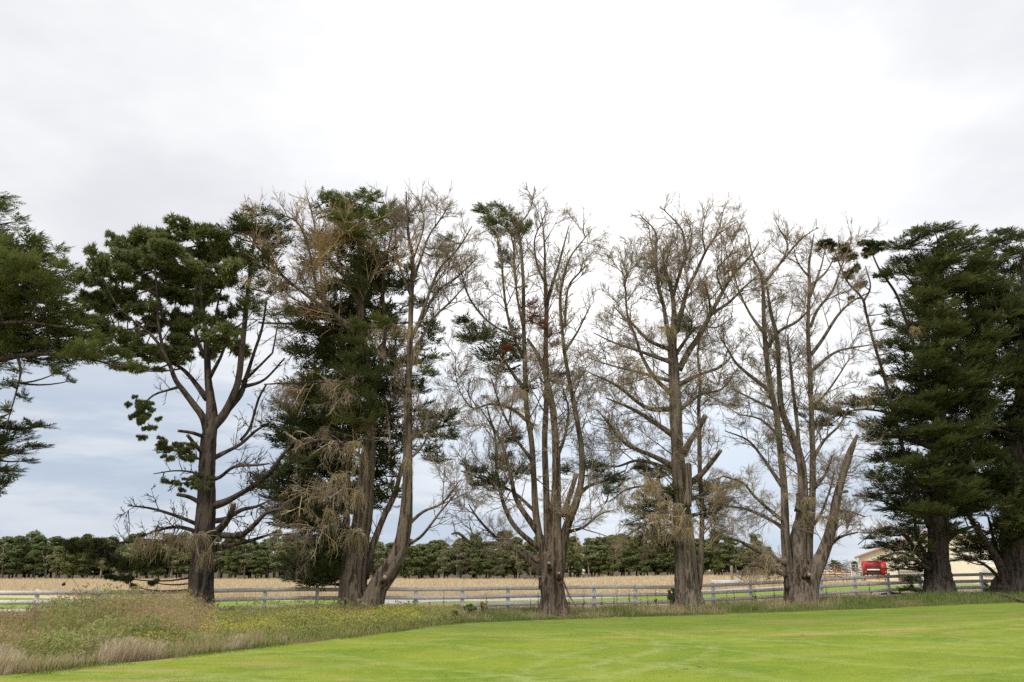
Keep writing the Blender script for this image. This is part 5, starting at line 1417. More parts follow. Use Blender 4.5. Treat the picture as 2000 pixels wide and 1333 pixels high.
def shelter_belt():
    rg = np.random.default_rng(33)
    lab = {'pine': 'dark green tree in the long shelter belt across the dry field', 'gum': 'pale olive tree with light bark in the long shelter belt across the dry field'}
    cnt = 0
    for row, Y in enumerate((203, 209, 216, 224)):
        x = -150 + row * 1.7
        while x < 63:
            kind = 'gum' if rg.uniform() < (.30 if row < 3 else .2) else 'pine'
            tr, cr = FAR[kind][rg.integers(len(FAR[kind]))]
            yy = Y + rg.normal(0, 1.0)
            s = rg.uniform(.66, 1.0) * (1.0 if x < -55 else .92) * (1.08 if row > 1 else 1)
            if rg.uniform() < .06:
                s *= 1.14
            r = tag(empty('shelter_tree', (x, yy, float(gz(x, yy))), rg.uniform(0, 6.28)), lab[kind], 'tree', 'shelter belt ' + ('pines' if kind == 'pine' else 'gum trees'))
            r.scale = (s * rg.uniform(1.0, 1.5), s * rg.uniform(1.0, 1.4), s * rg.uniform(.9, 1.08))
            link('trunk', tr, M['bark_far2' if kind == 'gum' else 'bark_far'], r)
            link('crown', cr, M['leaf_far2' if kind == 'gum' else 'leaf_far'], r)
            cnt += 1
            x += rg.uniform(2.6, 4.4) if row < 3 else rg.uniform(3.2, 5)
    # low scattered trees on the skyline past the end of the belt
    for i in range(26):
        tr, cr = FAR['pine'][rg.integers(5)]
        yy = 430 + rg.uniform(0, 90)
        x = yy * (.26 + i * .0125) + rg.normal(0, 2)
        s = rg.uniform(.45, .8)
        r = tag(empty('skyline_tree', (x, yy, float(gz(x, yy))), rg.uniform(0, 6.28)), 'small distant tree on the skyline beyond the cattle yard', 'tree', 'distant skyline trees')
        r.scale = (s * 1.9, s * 1.9, s)
        link('trunk', tr, M['bark_far'], r)
        link('crown', cr, M['leaf_far'], r)


shelter_belt()

# ------------------------------------------------------------------ farm shed, baler and yards
M['shed_wall'] = mat_plain('cream_cladding', (0.70, 0.66, 0.52), 0.6, .06, .8, .3)
M['shed_trim'] = mat_plain('red_brown_trim', (0.46, 0.30, 0.26), 0.6, .1, 2)
M['shed_roof'] = mat_plain('roof_sheet', (0.42, 0.40, 0.38), 0.5, .1, 1)
M['white_board'] = mat_plain('white_board', (0.74, 0.74, 0.70), 0.6, .05, 2)
M['emblem'] = mat_plain('emblem_green', (0.46, 0.50, 0.30), 0.6, .05, 2)
M['emblem2'] = mat_plain('emblem_yellow', (0.62, 0.55, 0.25), 0.6, .05, 2)
M['red'] = mat_plain('red_machine_paint', (0.42, 0.028, 0.032), 0.55, .3, 2.5, .35)
M['orange'] = mat_plain('orange_paint', (0.66, 0.24, 0.03), 0.45, .1, 3, .4)
M['black'] = mat_plain('black_rubber', (0.02, 0.02, 0.02), 0.8, .2, 4)
M['dark'] = mat_plain('dark_steel', (0.05, 0.035, 0.035), 0.6, .2, 4)
M['white'] = mat_plain('white_paint', (0.75, 0.75, 0.72), 0.5, .06, 4)
M['rust'] = mat_plain('rusty_steel', (0.26, 0.12, 0.07), 0.85, .3, 5)
M['galv'] = mat_plain('galvanised_steel', (0.40, 0.40, 0.39), 0.55, .15, 5)
M['concrete'] = mat_plain('concrete', (0.50, 0.49, 0.46), 0.9, .12, 3)
M['timber'] = mat_plain('grey_timber', (0.23, 0.185, 0.14), 0.9, .25, 6)


def place(px, py_ground):
    x, y = on_ground(np.array([float(px)]), np.array([float(py_ground)]))
    return float(x[0]), float(y[0])


def spot(px, Y):
    x = float(at(px, 1130, Y)[0])
    return x, Y, float(gz(x, Y))


def build_shed():
    Y = 125.0
    x0, _, g = spot(1681, Y)
    x1 = float(at(1926, 1130, Y)[0])
    RZ = math.radians(-33)
    W = 2.0
    for _ in range(400):
        qx, qy = x0 + W * math.cos(RZ), Y + W * math.sin(RZ)
        if qx / (qy * 1.053) * F + 1000 > 1926:
            break
        W += .1
    D, He = 16.0, 3.35
    apex = He + W * .5 * .36
    r = tag(empty('farm_shed', (x0, Y, g), RZ), 'cream metal-clad farm shed with a low gable and red-brown barge trim', 'shed')
    # ribbed front wall
    n = 90
    xs_ = np.linspace(0, W, n * 2)
    off = np.where(np.arange(n * 2) % 4 < 2, 0.0, 0.05)
    top = He + (W / 2 - np.abs(xs_ - W / 2)) * .36
    V = np.vstack([np.column_stack([xs_, off, np.full_like(xs_, -.1)]), np.column_stack([xs_, off, top])])
    k = len(xs_)
    Q = [[i, i + 1, k + i + 1, k + i] for i in range(k - 1)]
    link('front_wall', mesh_np('front_wall', V, np.array(Q)), M['shed_wall'], r)
    link('side_wall', boxes_mesh('side_wall', [(0.03, D / 2 + .05, He / 2, .06, D, He)]), M['shed_wall'], r)
    link('side_wall', boxes_mesh('side_wall', [(W - .03, D / 2 + .05, He / 2, .06, D, He)]), M['shed_wall'], r)
    for s in (-1, 1):
        xe = W / 2 + s * (W / 2 + .45)
        ze = He - .45 * .36
        V = [(W / 2, -.5, apex + .05), (xe, -.5, ze + .05), (xe, D, ze + .05), (W / 2, D, apex + .05)]
        V += [(a, b, c + .08) for a, b, c in V]
        Q = [[0, 1, 2, 3], [7, 6, 5, 4], [0, 4, 5, 1], [1, 5, 6, 2], [2, 6, 7, 3], [3, 7, 4, 0]]
        rf = link('roof', mesh_np('roof', V, np.array(Q)), M['shed_roof'], r)
        V = [(W / 2, -.56, apex - .12), (xe, -.56, ze - .12), (xe, -.51, ze - .12), (W / 2, -.51, apex - .12)]
        V += [(a, b, c + .3) for a, b, c in V]
        link('barge_board', mesh_np('barge_board', V, np.array(Q)), M['shed_trim'], rf)
    dp = np.array([(-.35, -.45, He - .15, .07), (-.08, -.2, He - .6, .07), (-.06, -.12, He - 1.0, .07), (-.06, -.12, 0, .07)])
    V, f = limb_mesh(catmull(dp, .3), 8, 0, 1)
    link('downpipe', mesh_np('downpipe', V, f, True), M['white'], r)
    # framed roller door on the right-hand half
    dr = link('door', boxes_mesh('door', [(W * .955, -.04, 1.35, 1.0, .06, 2.7)]), M['shed_trim'], r)
    link('door_frame', boxes_mesh('door_frame', [(W * .955 - .58, -.05, 1.4, .12, .1, 2.8), (W * .955, -.05, 2.78, 1.28, .1, .12)]), M['white'], dr)
    # sign board with an oval emblem
    xa, xb = W * .735, W * .852
    sw = xb - xa
    sx, sz, sh = (xa + xb) / 2, 1.72, 2.0
    sg = tag(empty('sign_board', (x0 + sx * math.cos(RZ) + .12 * math.sin(RZ), Y + sx * math.sin(RZ) - .12 * math.cos(RZ), g + sz), RZ), 'white sign board with a pale oval emblem mounted on the cream shed wall', 'sign')
    link('panel', boxes_mesh('panel', [(0, 0, 0, sw, .06, sh), ]), M['white_board'], sg)

    def ring(ro, ri, asp, y, name, mat, lozenge=False):
        m = 40
        a = np.arange(m) / m * 2 * PI
        px_, pz = np.cos(a), np.sin(a)
        if lozenge:
            s_ = 1 / (np.abs(px_) + np.abs(pz)) ** .8
            px_, pz = px_ * s_, pz * s_
        o_ = np.column_stack([px_ * ro, np.full(m, y), pz * ro * asp])
        i_ = np.column_stack([px_ * ri, np.full(m, y), pz * ri * asp])
        V = np.vstack([o_, i_, o_ + (0, .02, 0), i_ + (0, .02, 0)])
        j = np.arange(m); k2 = (j + 1) % m
        Q = np.vstack([np.stack([j, k2, m + k2, m + j], -1), np.stack([j, 2 * m + j, 2 * m + k2, k2], -1), np.stack([m + j, m + k2, 3 * m + k2, 3 * m + j], -1)])
        link(name, mesh_np(name, V, Q), mat, sg)
    ring(.86 * sw / 2, .76 * sw / 2, .66, -.045, 'emblem_ring', M['emblem'])
    ring(.66 * sw / 2, .60 * sw / 2, .62, -.047, 'emblem_inner_ring', M['emblem2'])
    ring(.42 * sw / 2, .02, .5, -.049, 'emblem_centre', M['emblem2'], True)
    # dark bins and crates along the wall
    for (px_, w, h, mt, nm, lb, ct) in ((1757, 2.6, 1.5, 'timber', 'storage_crate', 'low brown crate standing against the cream shed wall', 'crate'),
                                        (1905, 2.2, 1.3, 'rust', 'steel_rack', 'rusty steel rack by the sign board on the shed wall', 'rack')):
        lx_ = W * (px_ - 1681) / 245.0
        cx, cy = x0 + lx_ * math.cos(RZ) + 1.2 * math.sin(RZ), Y + lx_ * math.sin(RZ) - 1.2 * math.cos(RZ)
        e = tag(empty(nm, (cx, cy, float(gz(cx, cy))), RZ), lb, ct)
        link('base', boxes_mesh('base', [(0, 0, .08, w, 1.1, .16)]), M[mt], e)
        for s in (-1, 1):
            link('side_panel', boxes_mesh('side_panel', [(s * (w / 2 - .04), 0, h / 2 + .16, .08, 1.1, h)]), M[mt], e)
        for k in range(5):
            link('slat', boxes_mesh('slat', [(0, -.53, .3 + k * (h - .1) / 4.5, w - .17, .05, .2)]), M[mt], e)
        if nm == 'storage_crate':
            link('lid', boxes_mesh('lid', [(0, 0, h + .2, w + .1, 1.2, .07)]), M['shed_trim'], e)


build_shed()


def wheel(root, x, y, z, rad, wid, name='wheel'):
    m = 28
    a = np.arange(m) / m * 2 * PI
    prof = [(-.5, .62), (-.5, .9), (-.36, 1.0), (.36, 1.0), (.5, .9), (.5, .62)]
    V = np.vstack([np.column_stack([np.full(m, x + p * wid), y + np.cos(a) * rad * r_, z + np.sin(a) * rad * r_]) for p, r_ in prof])
    j = np.arange(m); k = (j + 1) % m
    Q = np.vstack([np.stack([i * m + j, i * m + k, (i + 1) * m + k, (i + 1) * m + j], -1) for i in range(5)])
    w = link(name, mesh_np('tyre', V, Q, True), M['black'], root)
    prof = [(-.35, .05), (-.35, .3), (-.42, .62), (.42, .62), (.35, .3), (.35, .05)]
    V = np.vstack([np.column_stack([np.full(m, x + p * wid), y + np.cos(a) * rad * r_, z + np.sin(a) * rad * r_]) for p, r_ in prof])
    link('rim', mesh_np('rim', V, Q, True), M['orange'], w)
    return w


def build_baler():
    Y = 112.0
    cx, cy, g = spot(1709, Y)
    r = tag(empty('round_baler', (cx, cy, g), math.radians(-14)), 'red round hay baler with an orange pickup parked in front of the cream shed', 'baler')
    # drum: rounded side profile swept across the machine, slightly tucked at the ends
    m = 40
    a = np.arange(m) / m * 2 * PI
    ny, nz = np.sign(np.cos(a)) * np.abs(np.cos(a)) ** .75, np.sign(np.sin(a)) * np.abs(np.sin(a)) ** .75
    st = [(-1.42, .80), (-1.36, .93), (-1.22, 1.0), (1.22, 1.0), (1.36, .93), (1.42, .80)]
    V = np.vstack([np.column_stack([np.full(m, x), ny * 1.05 * s, 1.78 + nz * .92 * s]) for x, s in st] + [np.array([(-1.44, 0, 1.78), (1.44, 0, 1.78)])])
    j = np.arange(m); k = (j + 1) % m
    Q = np.vstack([np.stack([i * m + j, i * m + k, (i + 1) * m + k, (i + 1) * m + j], -1) for i in range(5)])
    T1 = np.stack([k, j, np.full(m, 6 * m)], -1)
    T2 = np.stack([5 * m + j, 5 * m + k, np.full(m, 6 * m + 1)], -1)
    body = link('body', mesh_np('body', V, [Q, T1, T2], True), M['red'], r)
    link('top_vent', boxes_mesh('top_vent', [(-.15, -.62, 2.56, 1.3, .5, .16)]), M['dark'], body)
    link('front_panel', boxes_mesh('front_panel', [(-.25, -1.06, 2.05, 2.0, .1, .5)]), M['red'], body)
    link('opening', boxes_mesh('opening', [(-.25, -1.05, 1.56, 1.75, .14, .46)]), M['dark'], body)
    link('roller', boxes_mesh('roller', [(-.25, -1.14, 1.52, 1.55, .08, .17)]), M['white'], body)
    link('side_shield', boxes_mesh('side_shield', [(1.02, -.98, 1.72, .75, .22, 1.25)]), M['red'], body)
    link('side_shield', boxes_mesh('side_shield', [(-1.32, -.9, 1.72, .28, .24, 1.2)]), M['red'], body)
    for k, z in enumerate((1.98, 2.12, 2.26)):
        link('belt_slot', boxes_mesh('belt_slot', [(-.25, -1.12, z, 1.8, .03, .035)]), M['dark'], body)
    link('gap', boxes_mesh('gap', [(.60, -1.03, 1.75, .06, .2, 1.2)]), M['dark'], body)
    link('hydraulic_ram', boxes_mesh('hydraulic_ram', [(1.44, -.55, 1.9, .08, .1, 1.0)]), M['dark'], body)
    link('lower_guard', boxes_mesh('lower_guard', [(-.2, -.92, 1.1, 2.2, .2, .3)]), M['dark'], body)
    for s_ in (-1, 1):
        link('tail_lamp', boxes_mesh('tail_lamp', [(s_ * 1.2, -1.12, 1.25, .16, .05, .12)]), M['orange'], body)
    for x in (-.95, -.35, .35, .95):
        link('strut', boxes_mesh('strut', [(x, -.55, .75, .14, .3, .75)]), M['red'], r)
    link('chassis', boxes_mesh('chassis', [(0, -.1, .62, 2.5, 1.5, .16)]), M['dark'], r)
    link('pickup', boxes_mesh('pickup', [(0, -1.1, .38, 2.7, .6, .2), (-1.35, -1.1, .45, .12, .8, .46), (1.35, -1.1, .45, .12, .8, .46)]), M['orange'], r)
    dp = np.array([(0, -.9, .6, .09), (.05, -1.8, .55, .08), (.05, -3.0, .5, .07)])
    V, f = limb_mesh(catmull(dp, .3), 8, 0, 1)
    link('drawbar', mesh_np('drawbar', V, f, True), M['red'], r)
    dp = np.array([(.05, -2.7, .55, .05), (.05, -2.72, .2, .05), (.05, -2.72, -.02, .09)])
    V, f = limb_mesh(catmull(dp, .2), 8, 0, 1)
    link('jack_stand', mesh_np('jack_stand', V, f, True), M['dark'], r)
    for s in (-1, 1):
        wheel(r, s * 1.45, .25, .56, .56, .4)
    wheel(r, 1.55, -1.25, .9, .26, .14, 'gauge_wheel')
    wheel(r, -1.55, -1.25, .27, .26, .14, 'gauge_wheel')


build_baler()


def tube_part(name, pts, rad, mat, parent, S=6):
    P = np.array(pts, float)
    V, f = limb_mesh(catmull(np.column_stack([P, np.full(len(P), rad)]), .6), S, 0.01, 2)
    link(name, mesh_np(name, V, f, True), mat, parent)


def cattle_panel(px, Y, W, H, rot, nr, mat, label):
    x, y, g = spot(px, Y)
    r = tag(empty('cattle_panel', (x, y, g), rot), label, 'yard panel', 'cattle yard panels')
    for k in range(nr):
        z = .35 + (H - .45) * k / (nr - 1)
        link('rail', boxes_mesh('yard_rail', [(0, 0, z, W, .06, .085)]), M[mat], r)
    for s in (-1, 0, 1):
        link('post', boxes_mesh('yard_post', [(s * W / 2, .07, H / 2 - .1, .1, .08, H + .2)]), M[mat if s else 'galv'], r)


for i, (px, Y, W, H, rot, nr, mt, lb) in enumerate((
        (1614, 106, 2.4, 1.7, .1, 5, 'rust', 'rusty cattle yard panel beside the leaning dead stem'),
        (1632, 112, 2.8, 2.0, -.15, 6, 'rust', 'tall rusty cattle yard panel behind the others'),
        (1648, 104, 2.2, 1.6, .2, 5, 'rust', 'rusty cattle yard panel in the middle of the yard'),
        (1666, 108, 2.6, 1.9, .05, 6, 'galv', 'grey galvanised cattle yard gate by the red baler'),
        (1674, 118, 2.4, 2.3, -.1, 6, 'galv', 'tall grey cattle yard panel at the shed corner'),
        (1622, 122, 3.4, 2.3, 0, 5, 'timber', 'grey timber cattle yard panel at the back'))):
    cattle_panel(px, Y, W, H, rot, nr, mt, lb)
x, y, g = spot(1664, 103)
yp = tag(empty('yard_post', (x, y, g)), 'white pipe post at the end of the cattle yard', 'post')
tube_part('pipe', [(0, 0, -.3), (0, 0, 2.3)], .06, M['white'], yp)
link('cap', boxes_mesh('cap', [(0, 0, 2.33, .16, .16, .06)]), M['white'], yp)


def trough(px, Y, L, label, mat='concrete'):
    x, y, g = spot(px, Y)
    r = tag(empty('water_trough', (x, y, g), .1), label, 'trough')
    link('basin_wall', boxes_mesh('basin_wall', [(0, -.4, .3, L, .1, .62), (0, .4, .3, L, .1, .62), (-L / 2 + .05, 0, .3, .1, .7, .62), (L / 2 - .05, 0, .3, .1, .7, .62), (0, 0, .1, L - .2, .7, .1)]), M[mat], r)
    link('water', boxes_mesh('water', [(0, 0, .46, L - .2, .7, .02)]), M['dark'], r)
    link('float_cover', boxes_mesh('float_cover', [(L / 2 - .35, 0, .63, .5, .74, .05)]), M[mat], r)


trough(1419, 92, 3.2, 'long pale concrete water trough in the dry field behind the slender stem')
x, y, g = spot(1430, 95)
gp = tag(empty('strainer_post', (x, y, g)), 'stout grey strainer post beside the water trough', 'post')
tube_part('post', [(0, 0, -.4), (0, 0, 1.0), (0.01, 0, 1.95)], .16, M['timber'], gp, 9)
tube_part('brace', [(.1, 0, 1.2), (2.0, .05, .05)], .06, M['timber'], gp)
# row of thin posts of a wire fence running across the field to the yard
for i, px in enumerate((1448, 1466, 1492, 1514, 1600, 1606)):
    x, y, g = spot(px, 94 + i * 1.5)
    wp = tag(empty('wire_fence_post', (x, y, g)), 'thin steel post of the wire fence crossing the dry field to the yard', 'post', 'wire fence posts')
    link('stake', boxes_mesh('stake', [(0, 0, .6, .06, .06, 1.5)]), M['galv' if i % 2 else 'timber'], wp)
    link('clip', boxes_mesh('clip', [(0, -.045, 1.2, .05, .03, .06)]), M['galv'], wp)


# ------------------------------------------------------------------ grass, weeds and flowers
def blades(x, y, h, w, rg, lean=.35, segs=2, dz=0.0, bendx=0.0):
    """curved grass blades as real faces: 1 or 3 triangles each"""
    N = len(x)
    b = np.column_stack([x, y, gz(x, y) + dz - .01])
    a = rg.uniform(0, 2 * PI, N)
    side = np.column_stack([np.cos(a), np.sin(a), np.zeros(N)]) * (w / 2)[:, None]
    la = rg.uniform(0, 2 * PI, N)
    ln = np.abs(rg.normal(0, lean, N)) * h
    lv = np.column_stack([np.cos(la) * ln + bendx * h, np.sin(la) * ln, np.zeros(N)])
    up = np.zeros((N, 3)); up[:, 2] = h
    if segs == 1:
        V = np.stack([b - side, b + side, b + up + lv], 1)
        tri = np.arange(N * 3).reshape(-1, 3)
        return V.reshape(-1, 3), tri, 3
    m = b + up * .55 + lv * .35
    V = np.stack([b - side, b + side, m + side * .8, m - side * .8, b + up * .96 + lv], 1)
    i = np.arange(N)[:, None] * 5
    tri = np.concatenate([i + np.array([[0, 1, 2]]), i + np.array([[0, 2, 3]]), i + np.array([[3, 2, 4]])], 0)
    return V.reshape(-1, 3), tri, 5


def veg(name, x, y, h, w, mat, rg, label=None, lean=.35, segs=2, bendx=0.0):
    V, t, k = blades(x, y, h, w, rg, lean, segs, bendx=bendx)
    v = np.repeat(rg.uniform(0, 1, len(x)), k)
    o = link(name, mesh_np(name, V, t, attr=v), mat, kind='stuff')
    return tag(o, label, 'grass')


def mat_grass(name, a, b, tipc=None, patch=None, tr=.3):
    m, T = mat_new(name)
    v = T.n('ShaderNodeAttribute', attribute_name='v').outputs['Fac']
    p = T.n('ShaderNodeNewGeometry').outputs['Position']
    n = T.noise(p, .8, 3, .6)
    f = T.math('ADD', T.math('MULTIPLY', v, .6), T.math('MULTIPLY', T.smooth(n, .3, .7), .4))
    c = T.mix(f, a, b)
    if tipc is not None:
        c = T.mix(T.smooth(v, .8, .86), c, tipc)
    finish(T, c, .8, spec=.15, trans=(c, tr))
    return m


M['g_lawn'] = mat_grass('lawn_blades', (0.140, 0.230, 0.022), (0.245, 0.325, 0.045), (0.36, 0.33, 0.12))
M['g_blade'] = mat_lawn('lawn_blade_mix', True)
M['g_green'] = mat_grass('rank_grass', (0.085, 0.155, 0.030), (0.215, 0.290, 0.078), (0.34, 0.28, 0.13))
M['g_weed'] = mat_grass('weedy_green', (0.25, 0.31, 0.085), (0.47, 0.485, 0.195), (0.46, 0.37, 0.20), tr=.5)
M['g_dry'] = mat_grass('dry_grass', (0.42, 0.34, 0.20), (0.60, 0.50, 0.32), tr=.45)
M['g_pink'] = mat_grass('seeding_grass', (0.50, 0.405, 0.285), (0.74, 0.64, 0.48), tr=.42)
M['g_brown'] = mat_grass('brown_stalks', (0.41, 0.31, 0.155), (0.62, 0.50, 0.29), tr=.5)
M['g_spike'] = mat_grass('brown_seed', (0.20, 0.12, 0.07), (0.32, 0.21, 0.12))
M['g_field'] = mat_grass('field_grass', (0.52, 0.42, 0.27), (0.70, 0.60, 0.41), (0.48, 0.34, 0.21), tr=.45)
M['g_flower'] = mat_grass('yellow_petals', (0.62, 0.56, 0.05), (0.74, 0.66, 0.09))


def fence_base_px(px):
    a = (np.asarray(px, float) - 1000) / F / 1.052
    Y = 45.3 / (1 - .32 * a)
    X = a * Y
    return X, Y


def between(n, rg, px0, px1, t0=0.0, t1=1.0, pw=1.0):
    """n places in the rough between the lawn edge (t=0) and the fence (t=1)"""
    px = rg.uniform(px0, px1, n)
    xe, ye = on_ground(px, lawn_edge_px(px))
    xf, yf = fence_base_px(px)
    t = t0 + (t1 - t0) * rg.uniform(0, 1, n) ** pw
    # even in the picture rather than on the ground: nearer strips get more stems
    k = 1 / ((1 - t) / ye + t / yf)
    f = (k - ye) / (yf - ye)
    return xe + (xf - xe) * f, ye + (yf - ye) * f, px, t


def patchy(x, y, s, seed, thr=0.0):
    return np.sin(x * s + seed) + np.sin(y * s * 1.3 + seed * 2.1) + .6 * np.sin((x + y) * s * 2.3 + seed * 3.3) > thr


def hn(x, y, f, seed):
    """soft lumpy field in 0..1 used for patch heights"""
    r = np.random.default_rng(seed)
    v = 0
    for i in range(5):
        a = r.uniform(0, 6.28); k = f * r.uniform(.6, 2.2)
        v = v + np.sin((x * math.cos(a) + y * math.sin(a)) * k + r.uniform(0, 6.28))
    return np.clip(.5 + v / 5.0, 0, 1)


def tufts(name, x, y, z, size, mat, rg, label, cat, T=None):
    m = len(x)
    V, tr, a = scatter(TF if T is None else T, np.column_stack([x, y, z]), rg.normal(0, 1, (m, 3)) + np.array([0, 0, .5]), size, rg)
    tag(link(name, mesh_np(name, V, tr, attr=a), mat, kind='stuff'), label, cat)


def vegetation():
    rg = np.random.default_rng(77)
    # lawn: short blades, thinning out with distance
    n = 200000
    Yv = 11.5 * (40 / 11.5) ** rg.uniform(0, 1, n)
    Xv = rg.uniform(-.68, .68, n) * Yv
    k = Yv < lawn_edge_y(Xv) - .02
    Xv, Yv = Xv[k], Yv[k]
    veg('lawn_grass', Xv, Yv, rg.uniform(.015, .042, len(Xv)), .006 + .0005 * Yv, M['g_blade'], rg, 'short bright green mown grass of the lawn', .5, 1)
    # ragged lip of longer grass along the lawn edge
    x, y, px, t = between(30000, rg, -120, 2150, -.06, .12)
    k = hn(x, y, 1.6, 3) > .38
    x, y, t = x[k], y[k], t[k]
    veg('edge_grass', x, y, rg.uniform(.05, .2, len(x)) * np.clip((t + .07) * 9, .3, 1), np.full(len(x), .014), M['g_green'], rg, 'ragged green grass along the lawn edge', .45)
    # height of the rough on the weedy left: low by the end post, tall and bushy towards the pine, then mustard
    def tall(px, t):
        back = np.interp(px, [-150, 60, 120, 180, 350, 400, 860], [.34, .42, 1.05, 1.4, 1.3, .68, .52])
        return np.interp(t, [0, .12, .4, .75, 1], [0, 0, .55, 1, .9]) * back + np.interp(t, [0, .12, .4, 1], [.28, .42, .30, .05])
    x, y, px, t = between(44000, rg, -150, 900, .03, 1.0)
    h = tall(px, t) * rg.uniform(.35, .95, len(x)) * (.35 + 1.0 * hn(x, y, 1.4, 5))
    veg('green_weeds', x, y, h, rg.uniform(.012, .028, len(x)), M['g_weed'], rg, 'tangled green weeds filling the rough corner', .45)
    x, y, px, t = between(26000, rg, -150, 900, .10, 1.0)
    h = tall(px, t) * rg.uniform(.2, 1.0, len(x)) * (.3 + 1.0 * hn(x, y, 1.4, 5))
    k = hn(x, y, 1.4, 8) > .42
    tufts('weed_leaves', x[k], y[k], gz(x[k], y[k]) + h[k], rg.uniform(.05, .12, int(k.sum())), M['g_weed'], rg, 'small leaves of the green weeds in the rough corner', 'weeds')
    # brown dock and fennel stalks, in stands of different height
    x, y, px, t = between(16000, rg, -150, 420, .28, 1.0)
    pt = hn(x, y, 1.0, 11)
    k = pt > .46
    x, y, px, t, pt = x[k], y[k], px[k], t[k], pt[k]
    h = (tall(px, t) * (.55 + .65 * pt) + np.where(px < 110, .25, .05)) * rg.uniform(.6, 1.15, len(x))
    veg('brown_stalks', x, y, h, rg.uniform(.008, .018, len(x)), M['g_brown'], rg, 'tall brown dead weed stalks in front of the fence', .25)
    q = rg.integers(0, len(x), 7000)
    tufts('brown_seeds', x[q] + rg.normal(0, .06, 7000), y[q] + rg.normal(0, .06, 7000), gz(x[q], y[q]) + h[q] * rg.uniform(.45, 1.05, 7000), rg.uniform(.03, .07, 7000), M['g_brown'], rg, 'brown seed clusters on the dead weed stalks', 'weeds')
    m = 900
    x, y, px, t = between(m, rg, -60, 400, .35, .95)
    k = hn(x, y, 1.6, 19) > .45
    x, y, px, t = x[k], y[k], px[k], t[k]
    m = len(x)
    h = rg.uniform(.7, 1.5, m) * np.interp(px, [-60, 100, 180, 400], [.75, .8, 1.0, .85])
    veg('tall_stalks', x, y, h, np.full(m, .014), M['g_brown'], rg, 'scattered taller rusty weed stalks rising over the fence rails', .14)
    q = np.repeat(np.arange(m), 9)
    tufts('stalk_seeds', x[q] + rg.normal(0, .05, len(q)), y[q] + rg.normal(0, .05, len(q)), gz(x[q], y[q]) + h[q] * rg.uniform(.6, 1.0, len(q)), rg.uniform(.02, .05, len(q)), M['g_spike'], rg, 'rusty seed clusters on the taller weed stalks', 'weeds', TF[:5])
    x, y, px, t = between(9000, rg, 420, 900, .62, 1.0)
    veg('brown_grass', x, y, rg.uniform(.15, .6, len(x)) * (.5 + hn(x, y, 1.5, 13)), np.full(len(x), .014), M['g_brown'], rg, 'reddish-brown grass at the foot of the huge half-dead cypress', .35)
    # dry undergrowth
    x, y, px, t = between(22000, rg, -150, 560, .02, .7)
    k = hn(x, y, 1.2, 17) > .4
    x, y = x[k], y[k]
    veg('dry_undergrowth', x, y, rg.uniform(.12, .5, len(x)) * (.5 + hn(x, y, 1.6, 18)), np.full(len(x), .013), M['g_dry'], rg, 'straw-coloured dead grass under the brown stalks', .55)
    # pale seeding grass along the mown edge, in ragged drifts
    x, y, px, t = between(26000, rg, -60, 490, .02, .24)
    pt = hn(x, y, 1.3, 23)
    k = rg.uniform(0, 1, len(x)) < np.clip((pt - np.where(px > 190, .30, .52)) * 3, 0, 1)
    x, y, px, pt = x[k], y[k], px[k], pt[k]
    h = rg.uniform(.10, .46, len(x)) * (.6 + .5 * pt) * (.6 + .7 * hn(x, y, 4.0, 24))
    veg('seeding_grass', x, y, h, rg.uniform(.008, .016, len(x)), M['g_pink'], rg, 'pale pinkish seeding grass along the mown edge', .3, bendx=.12)
    q = rg.integers(0, len(x), 2600)
    q = q[h[q] > .26]
    V, tr, a = scatter(TC, np.column_stack([x[q] + .04, y[q], gz(x[q], y[q]) + h[q] * .82]), np.column_stack([rg.normal(.35, .2, len(q)), rg.normal(0, .2, len(q)), np.ones(len(q))]), rg.uniform(.08, .15, len(q)), rg)
    tag(link('seed_heads', mesh_np('seed_heads', V, tr, attr=a), M['g_pink'], kind='stuff'), 'pale feathery seed heads over the mown edge', 'grass')
    # mustard with yellow flowers
    x, y, px, t = between(12000, rg, 360, 870, .12, .88)
    h = rg.uniform(.3, .66, len(x)) * (.6 + .6 * hn(x, y, 1.2, 29))
    veg('mustard_stems', x, y, h, np.full(len(x), .011), M['g_weed'], rg, 'thin green mustard stems under the yellow flowers', .25)
    m = 15000
    x, y, px, t = between(m, rg, 260, 885, .08, .95)
    k = hn(x, y, 1.5, 31) > np.interp(px, [260, 400, 800, 885], [.62, .22, .24, .6])
    x, y = x[k], y[k]
    m = len(x)
    tufts('yellow_flowers', x, y, gz(x, y) + rg.uniform(.25, .72, m) * (.65 + .5 * hn(x, y, 1.2, 29)), rg.uniform(.016, .034, m), M['g_flower'], rg, 'tiny yellow mustard flowers between the pine and the huge cypress', 'flowers', TF[:6])
    m = 420
    x, y, px, t = between(m, rg, -50, 350, .25, .7)
    tufts('scattered_flowers', x, y, gz(x, y) + rg.uniform(.3, .75, m), rg.uniform(.016, .034, m), M['g_flower'], rg, 'a few yellow flowers scattered among the brown stalks', 'flowers', TF[:6])
    # clumps of rank grass along the row on the right
    x, y, px, t = between(92000, rg, 860, 2200, .02, .95)
    pt = hn(x, y, 1.5, 37)
    k = rg.uniform(0, 1, len(x)) < np.clip((pt - .22) * 2.2, 0, 1)
    x, y, px, t, pt = x[k], y[k], px[k], t[k], pt[k]
    h = rg.uniform(.07, .42, len(x)) * (.25 + 1.2 * pt) * np.interp(t, [0, .3, .6, 1], [.4, 1.0, 1.15, .8])
    veg('rank_grass', x, y, h, rg.uniform(.010, .02, len(x)), M['g_green'], rg, 'rank green grass in tussocks around the trunks of the row', .55)
    x, y, px, t = between(22000, rg, 830, 1760, .1, 1.0)
    pt = hn(x, y, 1.3, 41)
    k = (pt > .5) & (px < 1640)
    x, y, pt = x[k], y[k], pt[k]
